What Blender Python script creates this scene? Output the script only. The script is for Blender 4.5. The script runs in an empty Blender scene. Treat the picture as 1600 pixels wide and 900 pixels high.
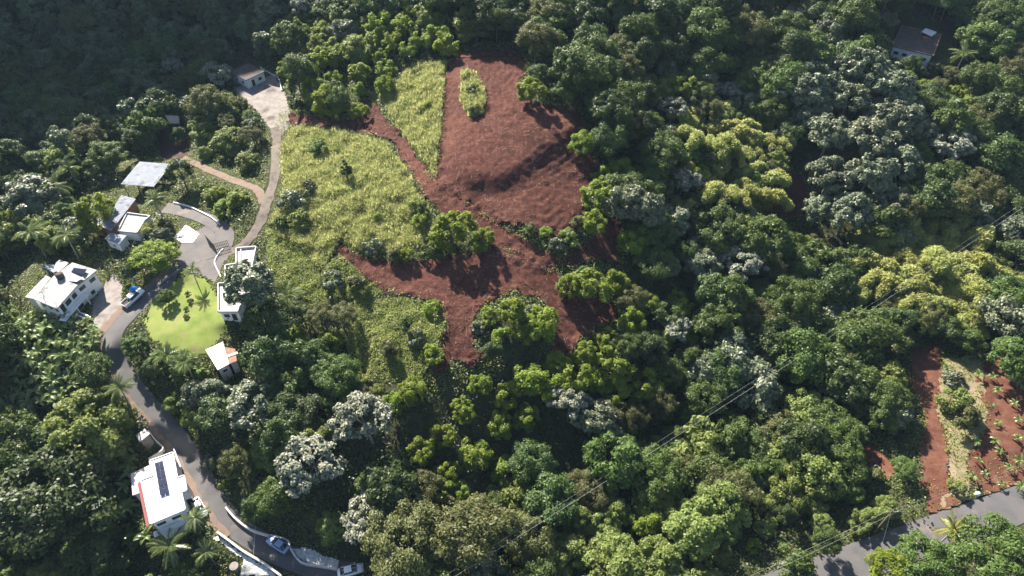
import bpy, math, random
import numpy as np
from mathutils import Vector, Matrix
R_ = math.radians
random.seed(7); RNG = np.random.default_rng(11)
scene = bpy.context.scene
COL = scene.collection

# ------------------------------------------------------------------ camera, sky, sun, exposure
FPX, PITCH, CAMZ = 1081.0, R_(46.0), 122.0
cam = bpy.data.cameras.new('camera'); camo = bpy.data.objects.new('camera', cam); COL.objects.link(camo)
cam.sensor_width = 36; cam.lens = 36 * FPX / 1600; cam.clip_start = 0.5; cam.clip_end = 6000
camo.location = (0, 0, CAMZ); camo.rotation_euler = (math.pi / 2 - PITCH, 0, 0)
scene.camera = camo
SUN_EL, SUN_AZ = R_(36), R_(30)            # azimuth: degrees left of straight ahead
sdir = Vector((-math.sin(SUN_AZ) * math.cos(SUN_EL), math.cos(SUN_AZ) * math.cos(SUN_EL), math.sin(SUN_EL)))
w = bpy.data.worlds.new('World'); scene.world = w; w.use_nodes = True
wn = w.node_tree.nodes; wl = w.node_tree.links
sky = wn.new('ShaderNodeTexSky'); sky.sky_type = 'NISHITA'; sky.sun_disc = False
sky.sun_elevation = SUN_EL; sky.sun_rotation = -SUN_AZ
bg = wn['Background']; bg.inputs['Strength'].default_value = 0.058
wl.new(sky.outputs[0], bg.inputs[0])
sl = bpy.data.lights.new('sun', 'SUN'); sl.energy = 5.0; sl.angle = R_(0.53); sl.color = (1.0, 0.93, 0.82)
so = bpy.data.objects.new('sun', sl); COL.objects.link(so); so.location = (0, 0, 300)
so.rotation_euler = (-sdir).to_track_quat('-Z', 'Y').to_euler()
vs = scene.view_settings; vs.view_transform = 'Standard'; vs.look = 'None'; vs.gamma = 1; vs.use_curve_mapping = False
vs.exposure = 1.95
cy = scene.cycles
cy.max_bounces = 6; cy.diffuse_bounces = 3; cy.glossy_bounces = 2; cy.transmission_bounces = 3; cy.volume_bounces = 0
cy.transparent_max_bounces = 4; cy.use_denoising = True; cy.caustics_reflective = False; cy.caustics_refractive = False

# ------------------------------------------------------------------ small maths
CP, SP = math.cos(PITCH), math.sin(PITCH)
def ray(px, py):
    px = np.asarray(px, float); py = np.asarray(py, float)
    d = np.stack([px - 800, FPX * CP + (450 - py) * SP, -FPX * SP + (450 - py) * CP], -1)
    return d / np.linalg.norm(d, axis=-1, keepdims=True)
def project(x, y, z):
    x = np.asarray(x, float); y = np.asarray(y, float); z = np.asarray(z, float) - CAMZ
    dep = y * CP - z * SP; up = y * SP + z * CP
    return 800 + FPX * x / dep, 450 - FPX * up / dep
def at_z(px, py, z):
    d = ray(px, py); t = (z - CAMZ) / d[..., 2]
    return d[..., 0] * t, d[..., 1] * t
def hash2(ix, iy, s):
    n = (ix.astype(np.int64) * 374761393 + iy.astype(np.int64) * 668265263 + s * 1442695041) & 0xffffffff
    n = ((n ^ (n >> 13)) * 1274126177) & 0xffffffff
    return ((n ^ (n >> 16)) & 0xffff) / 65535.0
def vnoise(x, y, s=0):
    x = np.asarray(x, float); y = np.asarray(y, float)
    ix, iy = np.floor(x), np.floor(y); fx, fy = x - ix, y - iy
    fx = fx * fx * (3 - 2 * fx); fy = fy * fy * (3 - 2 * fy)
    ix = ix.astype(np.int64); iy = iy.astype(np.int64)
    a, b, c, d = hash2(ix, iy, s), hash2(ix + 1, iy, s), hash2(ix, iy + 1, s), hash2(ix + 1, iy + 1, s)
    return (a * (1 - fx) + b * fx) * (1 - fy) + (c * (1 - fx) + d * fx) * fy - 0.5
def fbm(x, y, s=0, o=4):
    t = 0; a = 1; f = 1.0
    for k in range(o):
        t = t + a * vnoise(x * f, y * f, s + k); a *= .5; f *= 2.03
    return t
def inpoly(px, py, poly):
    px = np.asarray(px, float); py = np.asarray(py, float); r = np.zeros(px.shape, bool)
    n = len(poly); j = n - 1
    for i in range(n):
        xi, yi = poly[i]; xj, yj = poly[j]
        if yi != yj:
            r ^= ((yi > py) != (yj > py)) & (px < (xj - xi) * (py - yi) / (yj - yi) + xi)
        j = i
    return r
def polyline_dist(x, y, P):
    """distance to a polyline and the index-parameter of the nearest point"""
    best = np.full(np.shape(x), 1e9); par = np.zeros(np.shape(x))
    for i in range(len(P) - 1):
        ax, ay = P[i][:2]; bx, by = P[i + 1][:2]
        L2 = (bx - ax) ** 2 + (by - ay) ** 2 + 1e-9
        t = np.clip(((x - ax) * (bx - ax) + (y - ay) * (by - ay)) / L2, 0, 1)
        d = np.hypot(x - ax - t * (bx - ax), y - ay - t * (by - ay))
        m = d < best; best = np.where(m, d, best); par = np.where(m, i + t, par)
    return best, par
def smooth_line(P, n=8):
    P = [P[0]] + list(P) + [P[-1]]; out = []
    for i in range(1, len(P) - 2):
        p0, p1, p2, p3 = [np.array(q, float) for q in P[i - 1:i + 3]]
        for k in range(n):
            t = k / n
            out.append(.5 * (2 * p1 + (p2 - p0) * t + (2 * p0 - 5 * p1 + 4 * p2 - p3) * t * t + (3 * p1 - p0 - 3 * p2 + p3) * t ** 3))
    out.append(np.array(P[-2], float)); return np.array(out)

# ------------------------------------------------------------------ terrain heights
CTRL = [  # photo pixel, height in metres above the lower road
 (432,850,0),(380,835,.3),(545,890,-.6),(345,800,1),(320,760,2.4),(285,700,5),(250,655,7.5),(215,615,10),(190,580,12.5),(180,535,15),
 (205,485,17.5),(235,455,18.7),(280,415,20.5),(320,395,21.5),(350,365,22.5),(385,378,23),(410,330,25),(428,262,26.5),(432,205,24),(412,160,20),(385,130,17),
 (95,470,16.5),(150,500,16.8),(30,480,13),(245,790,-1),(215,720,2),(300,830,-1),(0,600,6),(80,640,6),(0,750,-5),(100,800,-6),(0,900,-11),(200,890,-8),(350,900,-3),
 (225,290,19),(180,345,18),(205,360,18.5),(50,330,13),(0,300,12),(100,260,12),(270,195,12),(200,200,10),(100,150,8),(0,150,9),(0,60,16),(150,60,15),(300,60,17),(350,0,26),(150,0,26),(0,0,30),
 (290,490,19.5),(335,550,18.5),(250,520,18.8),(350,440,22),(330,240,19),(300,300,20),(390,250,22),
 (540,300,30),(480,250,28),(640,250,33),(600,350,29),(680,350,29.5),(460,360,26),(430,450,22),(420,550,16),(450,650,9),(400,750,5),
 (700,430,26),(600,425,26),(550,400,26.2),(790,440,26),(850,410,28),(720,500,24),(740,555,22),(880,460,24),(940,500,19),(900,540,19),(640,540,21),(560,520,19),
 (720,320,33),(690,250,36),(700,130,42),(750,85,45),(800,120,45),(800,200,42),(750,250,39.5),(800,285,38.5),(850,265,38.5),(800,305,35.2),(760,300,35.2),(870,285,35.5),(860,340,34),(910,320,33.5),(810,350,33.5),(905,210,41),(950,380,27),(960,300,28),
 (600,620,15),(600,740,7),(700,650,12),(640,850,2),(820,600,14),(500,800,3),(560,850,.5),
 (800,840,-4),(1000,740,-4),(1200,640,-3),(1350,500,1),(1550,400,5),(700,900,-2),
 (900,700,3),(1000,600,7),(1100,500,10),(1000,450,17),(1100,350,16),(1200,300,17),(1240,330,13),(1050,200,30),(1200,200,26),(1000,80,44),(900,120,43),(1200,50,40),(1100,0,50),(1350,180,28),(1350,300,19),(1500,280,16),(1600,250,18),(1437,90,33),(1550,100,30),(1300,0,45),(1600,0,42),(1450,0,42),
 (950,850,1),(1100,850,3),(1250,870,4.2),(1350,872,4.8),(1450,838,5.2),(1520,812,5.5),(1600,785,6),(1460,780,5),(1460,680,6),(1445,570,7),(1560,700,7.5),(1560,600,8.5),(1600,500,9),(1500,500,6),(1350,700,2),(1250,760,0),(1500,900,4),(1600,870,5),(1300,900,4),
 (550,100,34),(450,130,27),(600,40,40),(700,20,48),(850,20,52),(480,30,33),(580,180,32),(500,200,28)]
cx = []; cz = []
for px, py, z in CTRL:
    z = .66 * z if z > 0 else z
    x, y = at_z(px, py, z); cx.append((float(x), float(y))); cz.append(z)
WORLD_CTRL = [(-115,320,112),(-185,290,116),(-235,250,112),(-300,190,108),(-80,305,74),(-45,335,52),(-250,400,120),(-420,250,130),(0,330,44),(120,330,42),(240,320,36),(-210,80,-10),(-160,30,-22),
 (0,10,-6),(120,20,0),(220,80,6),(260,180,14),(300,400,60),(0,500,80),(-300,600,120),(300,600,80),(-400,0,-10),(0,-300,-20),(400,0,20),(700,700,90),(-700,700,140),(700,-500,10),(-700,-500,-20),(-150,60,-12)]
for x, y, z in WORLD_CTRL: cx.append((x, y)); cz.append(z)
cx = np.array(cx); cz = np.array(cz, float)
def tps(r2): return np.where(r2 > 0, .5 * r2 * np.log(r2 + 1e-12), 0)
_n = len(cx); _S = 100.0; _q = cx / _S
_K = tps(((_q[:, None] - _q[None]) ** 2).sum(-1)) + np.eye(_n) * 0.0012
_P = np.c_[np.ones(_n), _q]
_A = np.block([[_K, _P], [_P.T, np.zeros((3, 3))]])
_sol = np.linalg.solve(_A, np.r_[cz, 0, 0, 0])
def base_h(x, y):
    x = np.asarray(x, float) ; y = np.asarray(y, float); sh = x.shape
    q = np.stack([x.ravel(), y.ravel()], -1) / _S; out = np.empty(len(q))
    for i in range(0, len(q), 20000):
        c = q[i:i + 20000]; r2 = ((c[:, None] - _q[None]) ** 2).sum(-1)
        out[i:i + 20000] = tps(r2) @ _sol[:_n] + _sol[_n] + c @ _sol[_n + 1:]
    return out.reshape(sh)
def axis(lo, hi, step, far):
    a = np.arange(lo, hi + step * .5, step); e = []; d = step; v = 0
    while v < far: d *= 1.3; v += d; e.append(v)
    e = np.array(e); return np.r_[lo - e[::-1], a, hi + e]
GX = axis(-215, 235, 1.25, 900); GY = axis(25, 345, 1.25, 900)
XX, YY = np.meshgrid(GX, GY)
HH = base_h(XX, YY)
HH += 0.5 * fbm(XX / 9, YY / 9, 3)
def hgt(x, y):
    x = np.asarray(x, float); y = np.asarray(y, float)
    i = np.clip(np.searchsorted(GX, x) - 1, 0, len(GX) - 2); j = np.clip(np.searchsorted(GY, y) - 1, 0, len(GY) - 2)
    u = np.clip((x - GX[i]) / (GX[i + 1] - GX[i]), 0, 1); v = np.clip((y - GY[j]) / (GY[j + 1] - GY[j]), 0, 1)
    return (HH[j, i] * (1 - u) + HH[j, i + 1] * u) * (1 - v) + (HH[j + 1, i] * (1 - u) + HH[j + 1, i + 1] * u) * v
def pix(px, py, lift=0.0):
    """photo pixel -> point where its ray meets the terrain (raised by lift)"""
    px = np.atleast_1d(np.asarray(px, float)); py = np.atleast_1d(np.asarray(py, float))
    d = ray(px, py); t = np.full(px.shape, 40.0); hit = np.full(px.shape, 600.0); done = np.zeros(px.shape, bool)
    while t[0] < 600 and not done.all():
        p = d * t[:, None]; below = (p[:, 2] + CAMZ < hgt(p[:, 0], p[:, 1]) + lift) & ~done
        hit[below] = t[below]; done |= below; t += 1.5
    lo, hi = hit - 1.5, hit.copy()
    for _ in range(12):
        m = (lo + hi) / 2; p = d * m[:, None]; b = p[:, 2] + CAMZ < hgt(p[:, 0], p[:, 1]) + lift
        hi = np.where(b, m, hi); lo = np.where(b, lo, m)
    p = d * hi[:, None]; p[:, 2] = hgt(p[:, 0], p[:, 1]); return p
def pixl(pts, lift=0.0):
    a = np.array(pts, float); return pix(a[:, 0], a[:, 1], lift)

# ------------------------------------------------------------------ traced outlines (photo pixels)
SOIL = [
 [(700,85),(760,78),(800,78),(822,95),(815,130),(815,152),(850,165),(905,175),(918,200),(910,238),(926,242),(936,265),(926,300),(916,330),(905,357),(880,376),(840,364),(800,352),(770,352),(720,305),(690,296),(662,268),(684,270),(690,200),(696,120)],
 [(562,160),(580,158),(602,185),(642,230),(670,270),(704,295),(760,340),(800,365),(850,392),(878,402),(884,418),(858,424),(800,405),(772,392),(740,355),(688,335),(660,303),(645,275),(636,262),(614,225),(588,210),(560,209),(515,205),(448,194),(452,178),(520,190),(558,188),(575,178)],
 [(528,378),(552,398),(602,410),(682,405),(772,388),(802,393),(858,414),(908,458),(962,478),(964,502),(932,514),(902,540),(890,562),(862,560),(868,500),(840,462),(800,458),(757,472),(738,498),(742,540),(765,560),(738,574),(706,560),(692,584),(678,590),(684,545),(702,510),(690,476),(640,460),(600,455),(570,434),(545,416),(526,394)],
 [(930,350),(968,342),(970,400),(962,412),(925,406),(895,422),(872,408),(905,390),(925,370)],
 [(1210,272),(1252,272),(1270,320),(1242,342),(1192,337)],
 [(1422,548),(1468,540),(1472,590),(1464,640),(1478,690),(1480,740),(1484,770),(1518,790),(1482,813),(1448,815),(1444,770),(1438,700),(1443,650),(1422,600)],
 [(1538,556),(1610,540),(1610,772),(1562,786),(1520,762),(1508,720),(1525,690),(1545,650),(1520,600)],
 [(1335,698),(1365,690),(1403,735),(1388,750),(1360,727)],
 [(235,192),(290,188),(300,240),(280,262),(250,250)]]
TALL_GRASS = [
 [(452,212),(500,207),(560,214),(600,228),(636,268),(652,300),(668,330),(682,352),(660,385),(600,398),(560,392),(532,372),(520,400),(500,425),(470,385),(438,372),(425,352),(445,300),(440,250)],
 [(592,150),(640,108),(697,100),(688,200),(680,278),(660,248),(618,195)],
 [(720,112),(745,115),(758,140),(755,180),(735,187),(720,160)]]
HERBS = [[(556,466),(640,468),(694,486),(698,505),(680,560),(655,600),(560,598),(542,545)],
 [(415,352),(440,372),(470,388),(500,430),(530,400),(600,458),(560,470),(480,470),(420,440)],
 [(1480,768),(1520,776),(1610,750),(1610,764),(1530,790),(1462,812)]]
LAWN = [(238,466),(262,446),(298,428),(322,436),(345,470),(354,512),(322,556),(290,552),(240,533),(224,506)]
DRY_VERGE = [(1470,560),(1530,560),(1545,650),(1525,690),(1508,720),(1520,762),(1500,775),(1484,770),(1478,690),(1464,640)]
PAVED = {'concrete_yard': [(366,142),(428,116),(447,150),(457,192),(434,218),(404,176)],
 'asphalt_forecourt': [(276,398),(285,372),(322,352),(350,368),(366,392),(346,415),(338,442),(312,428),(288,424)],
 'pale_driveway': [(272,372),(290,352),(312,366),(302,380),(284,380)],
 'house_courtyard': [(146,470),(178,428),(192,446),(190,470),(206,482),(172,548),(146,505)]}
ROADS = {'village_road': ([(556,898),(500,888),(440,866),(385,834),(350,802),(322,760),(286,700),(250,655),(214,614),(190,580),(178,552),(181,522),(200,492),(226,468),(256,442),(286,414),(312,400)], 4.1),
 'upper_driveway': ([(318,400),(346,385),(352,364),(330,346),(292,332),(256,324)], 3.6),
 'hill_lane': ([(346,395),(386,376),(408,345),(416,318),(430,262),(431,215),(428,196)], 2.4),
 'dirt_lane': ([(412,318),(402,296),(372,284),(330,268),(306,256),(285,248)], 2.0),
 'valley_road': ([(1180,938),(1250,912),(1310,890),(1380,863),(1450,838),(1520,814),(1600,786),(1680,760)], 6.2)}
ROADW = {}
for nm, (pl, wd) in ROADS.items():
    P = smooth_line(pixl(pl), 6); z = P[:, 2].copy()
    for _ in range(12): z[1:-1] = (z[:-2] + 2 * z[1:-1] + z[2:]) / 4
    P[:, 2] = z; ROADW[nm] = (P, wd)
def flatten(d, z, core, blend):
    global HH
    k = np.clip((d - core) / blend, 0, 1); k = k * k * (3 - 2 * k)
    HH = z * (1 - k) + HH * k
for nm, (P, wd) in ROADW.items():
    d, par = polyline_dist(XX, YY, P); flatten(d, np.interp(par, np.arange(len(P)), P[:, 2]), wd * .5 + 1.2, 4.0)
def flatpad(poly, blend=4.0):
    W = pixl(poly); q = [tuple(p[:2]) for p in W]; zc = float(np.mean(W[:, 2]))
    m = inpoly(XX, YY, q); d, _ = polyline_dist(XX, YY, q + q[:1]); flatten(np.where(m, 0, d), zc, .8, blend); return zc
for k in PAVED:
    if k != 'pale_driveway': flatpad(PAVED[k], 3.0)
flatpad([(30,455),(75,405),(130,430),(140,460),(115,500)], 3.0)
flatpad([(186,300),(214,262),(268,268),(244,305)], 3.0)
flatpad([(160,360),(200,320),(240,330),(225,372),(180,385)], 3.0)
flatpad([(205,740),(240,690),(300,720),(308,800),(245,835)], 3.0)
flatpad([(345,420),(400,390),(400,480),(350,500)], 3.0)
flatpad([(1395,85),(1425,50),(1490,70),(1470,105)], 3.0)
def raise_area(poly, dz, blend):
    global HH
    W = [tuple(p[:2]) for p in pixl(poly)]; m = inpoly(XX, YY, W); d, _ = polyline_dist(XX, YY, W + W[:1])
    k = np.clip(np.where(m, d, 0) / blend, 0, 1); HH = HH + dz * k * k * (3 - 2 * k)
raise_area([(704,90),(822,88),(905,172),(918,212),(892,236),(861,254),(820,282),(782,303),(728,308),(700,290),(694,200)], 1.25, 3.6)
raise_area([(730,316),(800,306),(870,268),(932,248),(940,268),(918,335),(884,378),(840,368),(800,356),(762,346)], .5, 2.2)
soilW = []
for pl in SOIL: soilW.append([tuple(p[:2]) for p in pixl(pl)])

# ------------------------------------------------------------------ materials
def newmat(name):
    m = bpy.data.materials.new(name); m.use_nodes = True
    nt = m.node_tree; b = nt.nodes['Principled BSDF']; return m, nt, b
def ramp(nt, fac, stops):
    r = nt.nodes.new('ShaderNodeValToRGB'); e = r.color_ramp.elements
    while len(e) < len(stops): e.new(0.5)
    for i, (p, c) in enumerate(stops): e[i].position = p; e[i].color = (*c, 1)
    nt.links.new(fac, r.inputs[0]); return r.outputs[0]
def noise(nt, scale, detail=6, coord='Object', rough=.6, stretch=None, rot=0.0):
    tc = nt.nodes.new('ShaderNodeTexCoord'); n = nt.nodes.new('ShaderNodeTexNoise')
    n.inputs['Scale'].default_value = scale; n.inputs['Detail'].default_value = detail; n.inputs['Roughness'].default_value = rough
    src = tc.outputs[coord]
    if stretch:
        mp = nt.nodes.new('ShaderNodeMapping'); mp.inputs['Scale'].default_value = stretch; mp.inputs['Rotation'].default_value = (0, 0, rot)
        nt.links.new(src, mp.inputs[0]); src = mp.outputs[0]
    nt.links.new(src, n.inputs['Vector']); return n.outputs[0]
def mixc(nt, fac, a, b, mode='MIX'):
    m = nt.nodes.new('ShaderNodeMix'); m.data_type = 'RGBA'; m.blend_type = mode
    for i, v in ((0, fac), (6, a), (7, b)):
        if hasattr(v, 'links'): nt.links.new(v, m.inputs[i])
        elif i == 0: m.inputs[0].default_value = v
        else: m.inputs[i].default_value = (*v, 1)
    return m.outputs[2]
def bump(nt, b, h, strength, dist):
    bp = nt.nodes.new('ShaderNodeBump'); bp.inputs['Strength'].default_value = strength; bp.inputs['Distance'].default_value = dist
    nt.links.new(h, bp.inputs['Height']); nt.links.new(bp.outputs[0], b.inputs['Normal'])
def surf(name, c1, c2, scale=1.0, rough=.8, spec=.3, bstr=.3, bdist=.02, metal=0.0, c3=None, stretch=None, rot=0.0, dirt=None):
    m, nt, b = newmat(name)
    n1 = noise(nt, scale, stretch=stretch, rot=rot)
    col = ramp(nt, n1, [(.3, c1), (.7, c2)] if c3 is None else [(.28, c1), (.52, c2), (.74, c3)])
    if dirt:
        n2 = noise(nt, dirt[1], 5); f = ramp(nt, n2, [(dirt[2], (0, 0, 0)), (dirt[2] + .14, (1, 1, 1))])
        col = mixc(nt, f, col, dirt[0])
    nt.links.new(col, b.inputs['Base Color']); b.inputs['Roughness'].default_value = rough
    b.inputs['Specular IOR Level'].default_value = spec; b.inputs['Metallic'].default_value = metal
    if bstr: bump(nt, b, n1, bstr, bdist)
    return m
def leafmat(name, dark, light, gloss=.5, spec=.35, trans=.35, spread=.5, tcol=None):
    """leaf surface: per-leaf and per-plant variation, thin and slightly see-through"""
    m, nt, b = newmat(name); L = nt.links
    g = nt.nodes.new('ShaderNodeNewGeometry'); oi = nt.nodes.new('ShaderNodeObjectInfo')
    mx = nt.nodes.new('ShaderNodeMath'); mx.operation = 'MULTIPLY_ADD'; mx.inputs[1].default_value = spread; L.new(g.outputs['Random Per Island'], mx.inputs[0])
    m2 = nt.nodes.new('ShaderNodeMath'); m2.operation = 'MULTIPLY'; m2.inputs[1].default_value = 1 - spread; L.new(oi.outputs['Random'], m2.inputs[0]); L.new(m2.outputs[0], mx.inputs[2])
    c = ramp(nt, mx.outputs[0], [(.1, dark), (.9, light)])
    hs = nt.nodes.new('ShaderNodeHueSaturation'); L.new(c, hs.inputs['Color'])
    mr = nt.nodes.new('ShaderNodeMapRange'); mr.inputs['To Min'].default_value = .462; mr.inputs['To Max'].default_value = .505; L.new(oi.outputs['Random'], mr.inputs['Value']); L.new(mr.outputs[0], hs.inputs['Hue'])
    L.new(hs.outputs[0], b.inputs['Base Color']); b.inputs['Roughness'].default_value = gloss; b.inputs['Specular IOR Level'].default_value = spec
    tr = nt.nodes.new('ShaderNodeBsdfTranslucent')
    tc = mixc(nt, .5, hs.outputs[0], tcol or tuple(min(1, v * 1.9) for v in light)); L.new(tc, tr.inputs[0])
    ms = nt.nodes.new('ShaderNodeMixShader'); ms.inputs[0].default_value = trans
    L.new(b.outputs[0], ms.inputs[1]); L.new(tr.outputs[0], ms.inputs[2]); L.new(ms.outputs[0], nt.nodes['Material Output'].inputs[0])
    return m
M = {}
M['forest_floor'] = surf('forest_floor', (.03, .028, .016), (.045, .05, .022), .5, .95, .1, .5, .2, c3=(.06, .045, .028))
# bare red soil: broad tone patches, machine tracks, clods
m, nt, b = newmat('red_soil')
nA = noise(nt, .06, 7); nB = noise(nt, .75, 9, rough=.8); nD = noise(nt, 1.5, 6, rough=.75)
nC = noise(nt, .8, 4, stretch=(.12, 2.2, 1), rot=.35); nE = noise(nt, .8, 4, stretch=(2.4, .13, 1), rot=-.5)
c = ramp(nt, nA, [(.34, (.038, .0145, .01)), (.48, (.056, .021, .0145)), (.64, (.088, .034, .024))])
c = mixc(nt, ramp(nt, nB, [(.5, (0, 0, 0)), (.6, (.55, .55, .55))]), c, (.12, .055, .042))
c = mixc(nt, ramp(nt, nD, [(.56, (0, 0, 0)), (.66, (.8, .8, .8))]), c, (.145, .075, .058))
c = mixc(nt, ramp(nt, nD, [(.34, (.8, .8, .8)), (.44, (0, 0, 0))]), c, (.03, .012, .01))
c = mixc(nt, ramp(nt, nB, [(.36, (.7, .7, .7)), (.46, (0, 0, 0))]), c, (.036, .014, .011))
c = mixc(nt, ramp(nt, nC, [(.55, (0, 0, 0)), (.7, (.35, .35, .35))]), c, (.05, .02, .016))
c = mixc(nt, ramp(nt, nE, [(.57, (0, 0, 0)), (.7, (.3, .3, .3))]), c, (.155, .07, .05))
nt.links.new(c, b.inputs['Base Color']); b.inputs['Roughness'].default_value = .95; b.inputs['Specular IOR Level'].default_value = .1
ad = nt.nodes.new('ShaderNodeMath'); ad.operation = 'MULTIPLY_ADD'; ad.inputs[1].default_value = .35; nt.links.new(nC, ad.inputs[0]); nt.links.new(nB, ad.inputs[2])
a2 = nt.nodes.new('ShaderNodeMath'); a2.operation = 'MULTIPLY_ADD'; a2.inputs[1].default_value = .25; nt.links.new(nD, a2.inputs[0]); nt.links.new(ad.outputs[0], a2.inputs[2])
bump(nt, b, a2.outputs[0], .5, .32); M['red_soil'] = m
M['orange_soil'] = surf('orange_soil', (.07, .028, .0175), (.1, .042, .027), .6, .95, .1, .7, .25, c3=(.135, .076, .054))
M['tan_dirt'] = surf('tan_dirt', (.12, .09, .068), (.17, .125, .098), .7, .95, .1, .5, .12, c3=(.15, .115, .09))
M['asphalt'] = surf('asphalt', (.07, .064, .064), (.1, .09, .087), .35, .85, .3, .25, .02, c3=(.125, .108, .1), dirt=((.17, .13, .11), .22, .56))
M['dark_asphalt'] = surf('dark_asphalt', (.062, .06, .062), (.088, .083, .083), .3, .85, .3, .2, .02, c3=(.1, .092, .088), dirt=((.14, .115, .1), .25, .58))
M['concrete'] = surf('concrete', (.13, .11, .1), (.21, .185, .17), .6, .9, .25, .25, .02, c3=(.25, .215, .195), dirt=((.085, .068, .06), .25, .53))
M['pale_concrete'] = surf('pale_concrete', (.48, .45, .42), (.62, .59, .56), .9, .85, .3, .2, .015, dirt=((.28, .24, .21), .5, .6))
M['lawn'] = surf('lawn', (.1, .14, .026), (.15, .185, .042), .35, .9, .15, .6, .08, c3=(.2, .195, .07), dirt=((.17, .14, .075), .28, .57))
M['verge'] = surf('verge', (.12, .115, .055), (.19, .15, .095), .6, .95, .1, .6, .1, c3=(.25, .195, .14))
M['white_paint'] = surf('white_paint', (.66, .66, .66), (.78, .78, .77), 1.2, .7, .35, .1, .01, dirt=((.45, .43, .41), .6, .62))
M['white_roof'] = surf('white_roof', (.46, .46, .455), (.58, .58, .57), .5, .6, .4, .1, .01, dirt=((.2, .2, .195), .5, .58))
M['grey_roof'] = surf('grey_roof', (.28, .26, .25), (.46, .44, .42), .6, .8, .3, .15, .01, dirt=((.12, .1, .095), .35, .55))
M['dark_roof'] = surf('dark_roof', (.035, .028, .026), (.065, .05, .046), .8, .85, .25, .2, .02, c3=(.1, .08, .07))  # shade over the top right house is put into this roof tone
M['blue_wall'] = surf('blue_wall', (.5, .55, .62), (.6, .65, .7), .8, .8, .3, .1, .01, dirt=((.3, .3, .3), .9, .62))
M['pink_roof'] = surf('pink_roof', (.55, .42, .42), (.66, .55, .55), .8, .75, .3, .1, .01)
M['brick_red'] = surf('brick_red', (.2, .065, .06), (.27, .11, .1), 2, .75, .3, .2, .02)
M['metal_sheet'] = surf('metal_sheet', (.15, .17, .205), (.21, .225, .255), .5, .75, .12, .05, .01, c3=(.29, .3, .315), dirt=((.1, .112, .135), .45, .52))
M['steel'] = surf('steel', (.3, .3, .3), (.42, .42, .42), 2, .5, .5, 0, 0, metal=.6)
M['rust'] = surf('rust', (.16, .08, .05), (.28, .15, .1), 1.5, .85, .3, .2, .02)
M['dark_void'] = surf('dark_glass', (.02, .022, .026), (.035, .037, .042), 1, .18, .5, 0, 0)
M['solar'] = surf('solar_cell', (.014, .018, .036), (.022, .027, .05), 1.5, .1, .3, 0, 0)
M['stone'] = surf('rubble_stone', (.2, .19, .185), (.5, .49, .47), 1.6, .9, .2, .8, .15, c3=(.62, .6, .58))
M['bark'] = surf('bark', (.07, .055, .04), (.16, .135, .11), 2.5, .9, .2, .6, .05)
M['pale_bark'] = surf('pale_bark', (.2, .18, .155), (.34, .31, .28), 2.5, .9, .2, .4, .05)
M['wood'] = surf('wood', (.12, .09, .065), (.2, .16, .12), 3, .85, .2, .3, .02)
M['culm'] = surf('bamboo_culm', (.16, .17, .05), (.3, .26, .1), 2, .5, .4, 0, 0)
M['tyre'] = surf('rubber', (.012, .012, .012), (.02, .02, .02), 4, .9, .2, 0, 0)
M['car_white'] = surf('car_paint_white', (.68, .69, .7), (.72, .73, .74), 1, .25, .6, 0, 0)
M['car_silver'] = surf('car_paint_blue_silver', (.22, .3, .46), (.25, .33, .5), 1, .25, .6, 0, 0)
M['car_glass'] = surf('car_glass', (.012, .014, .018), (.018, .02, .024), 1, .08, .7, 0, 0)
M['blue_plastic'] = surf('blue_plastic', (.02, .22, .55), (.03, .27, .62), 1, .45, .5, 0, 0)
M['lamp_red'] = surf('lamp_red', (.4, .02, .02), (.45, .03, .03), 1, .3, .5, 0, 0)
M['lamp_clear'] = surf('lamp_clear', (.7, .7, .7), (.75, .75, .75), 1, .2, .6, 0, 0)
M['tarp'] = surf('tarp', (.5, .5, .47), (.62, .62, .58), 1, .6, .3, .2, .02)
M['twig'] = surf('dead_twigs', (.16, .1, .075), (.34, .25, .19), 1.2, .9, .15, 0, 0)
M['wire'] = surf('wire', (.34, .34, .34), (.4, .4, .4), 1, .5, .5, 0, 0)
M['L_dark'] = leafmat('leaf_dark', (.022, .046, .011), (.068, .112, .024), .5, .3, .3)
M['L_mid'] = leafmat('leaf_mid', (.034, .066, .013), (.092, .146, .028), .52, .3, .34)
M['L_olive'] = leafmat('leaf_olive', (.045, .058, .016), (.12, .13, .038), .55, .3, .32)
M['L_bright'] = leafmat('leaf_bright', (.085, .14, .012), (.195, .265, .032), .52, .3, .46)
M['L_silver'] = leafmat('leaf_silver', (.05, .075, .028), (.3, .305, .235), .6, .25, .14, spread=.92, tcol=(.1, .13, .05))
M['L_grey'] = leafmat('leaf_greygreen', (.05, .074, .032), (.18, .205, .12), .48, .38, .2, spread=.8, tcol=(.09, .14, .05))
M['L_vine'] = leafmat('leaf_vine', (.08, .125, .024), (.205, .255, .07), .52, .3, .42)
M['L_bamboo'] = leafmat('leaf_bamboo', (.17, .215, .05), (.35, .375, .125), .5, .3, .45, spread=.8)
M['L_shade'] = leafmat('leaf_plantation', (.05, .08, .035), (.125, .16, .075), .5, .4, .3)
M['L_palm'] = leafmat('leaf_palm', (.07, .11, .03), (.19, .24, .085), .35, .5, .34)
M['L_gold'] = leafmat('leaf_goldpalm', (.14, .17, .03), (.27, .28, .065), .4, .4, .35)
M['L_banana'] = leafmat('leaf_banana', (.06, .11, .02), (.15, .21, .06), .3, .6, .38)
M['L_grass'] = leafmat('leaf_grass', (.165, .205, .055), (.385, .395, .165), .6, .3, .5, spread=1.0)
M['L_herb'] = leafmat('leaf_herb', (.1, .155, .03), (.27, .33, .095), .52, .3, .44, spread=1.0)
M['L_lawn'] = leafmat('leaf_lawn', (.14, .18, .035), (.24, .26, .075), .6, .25, .4, spread=1.0)
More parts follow.
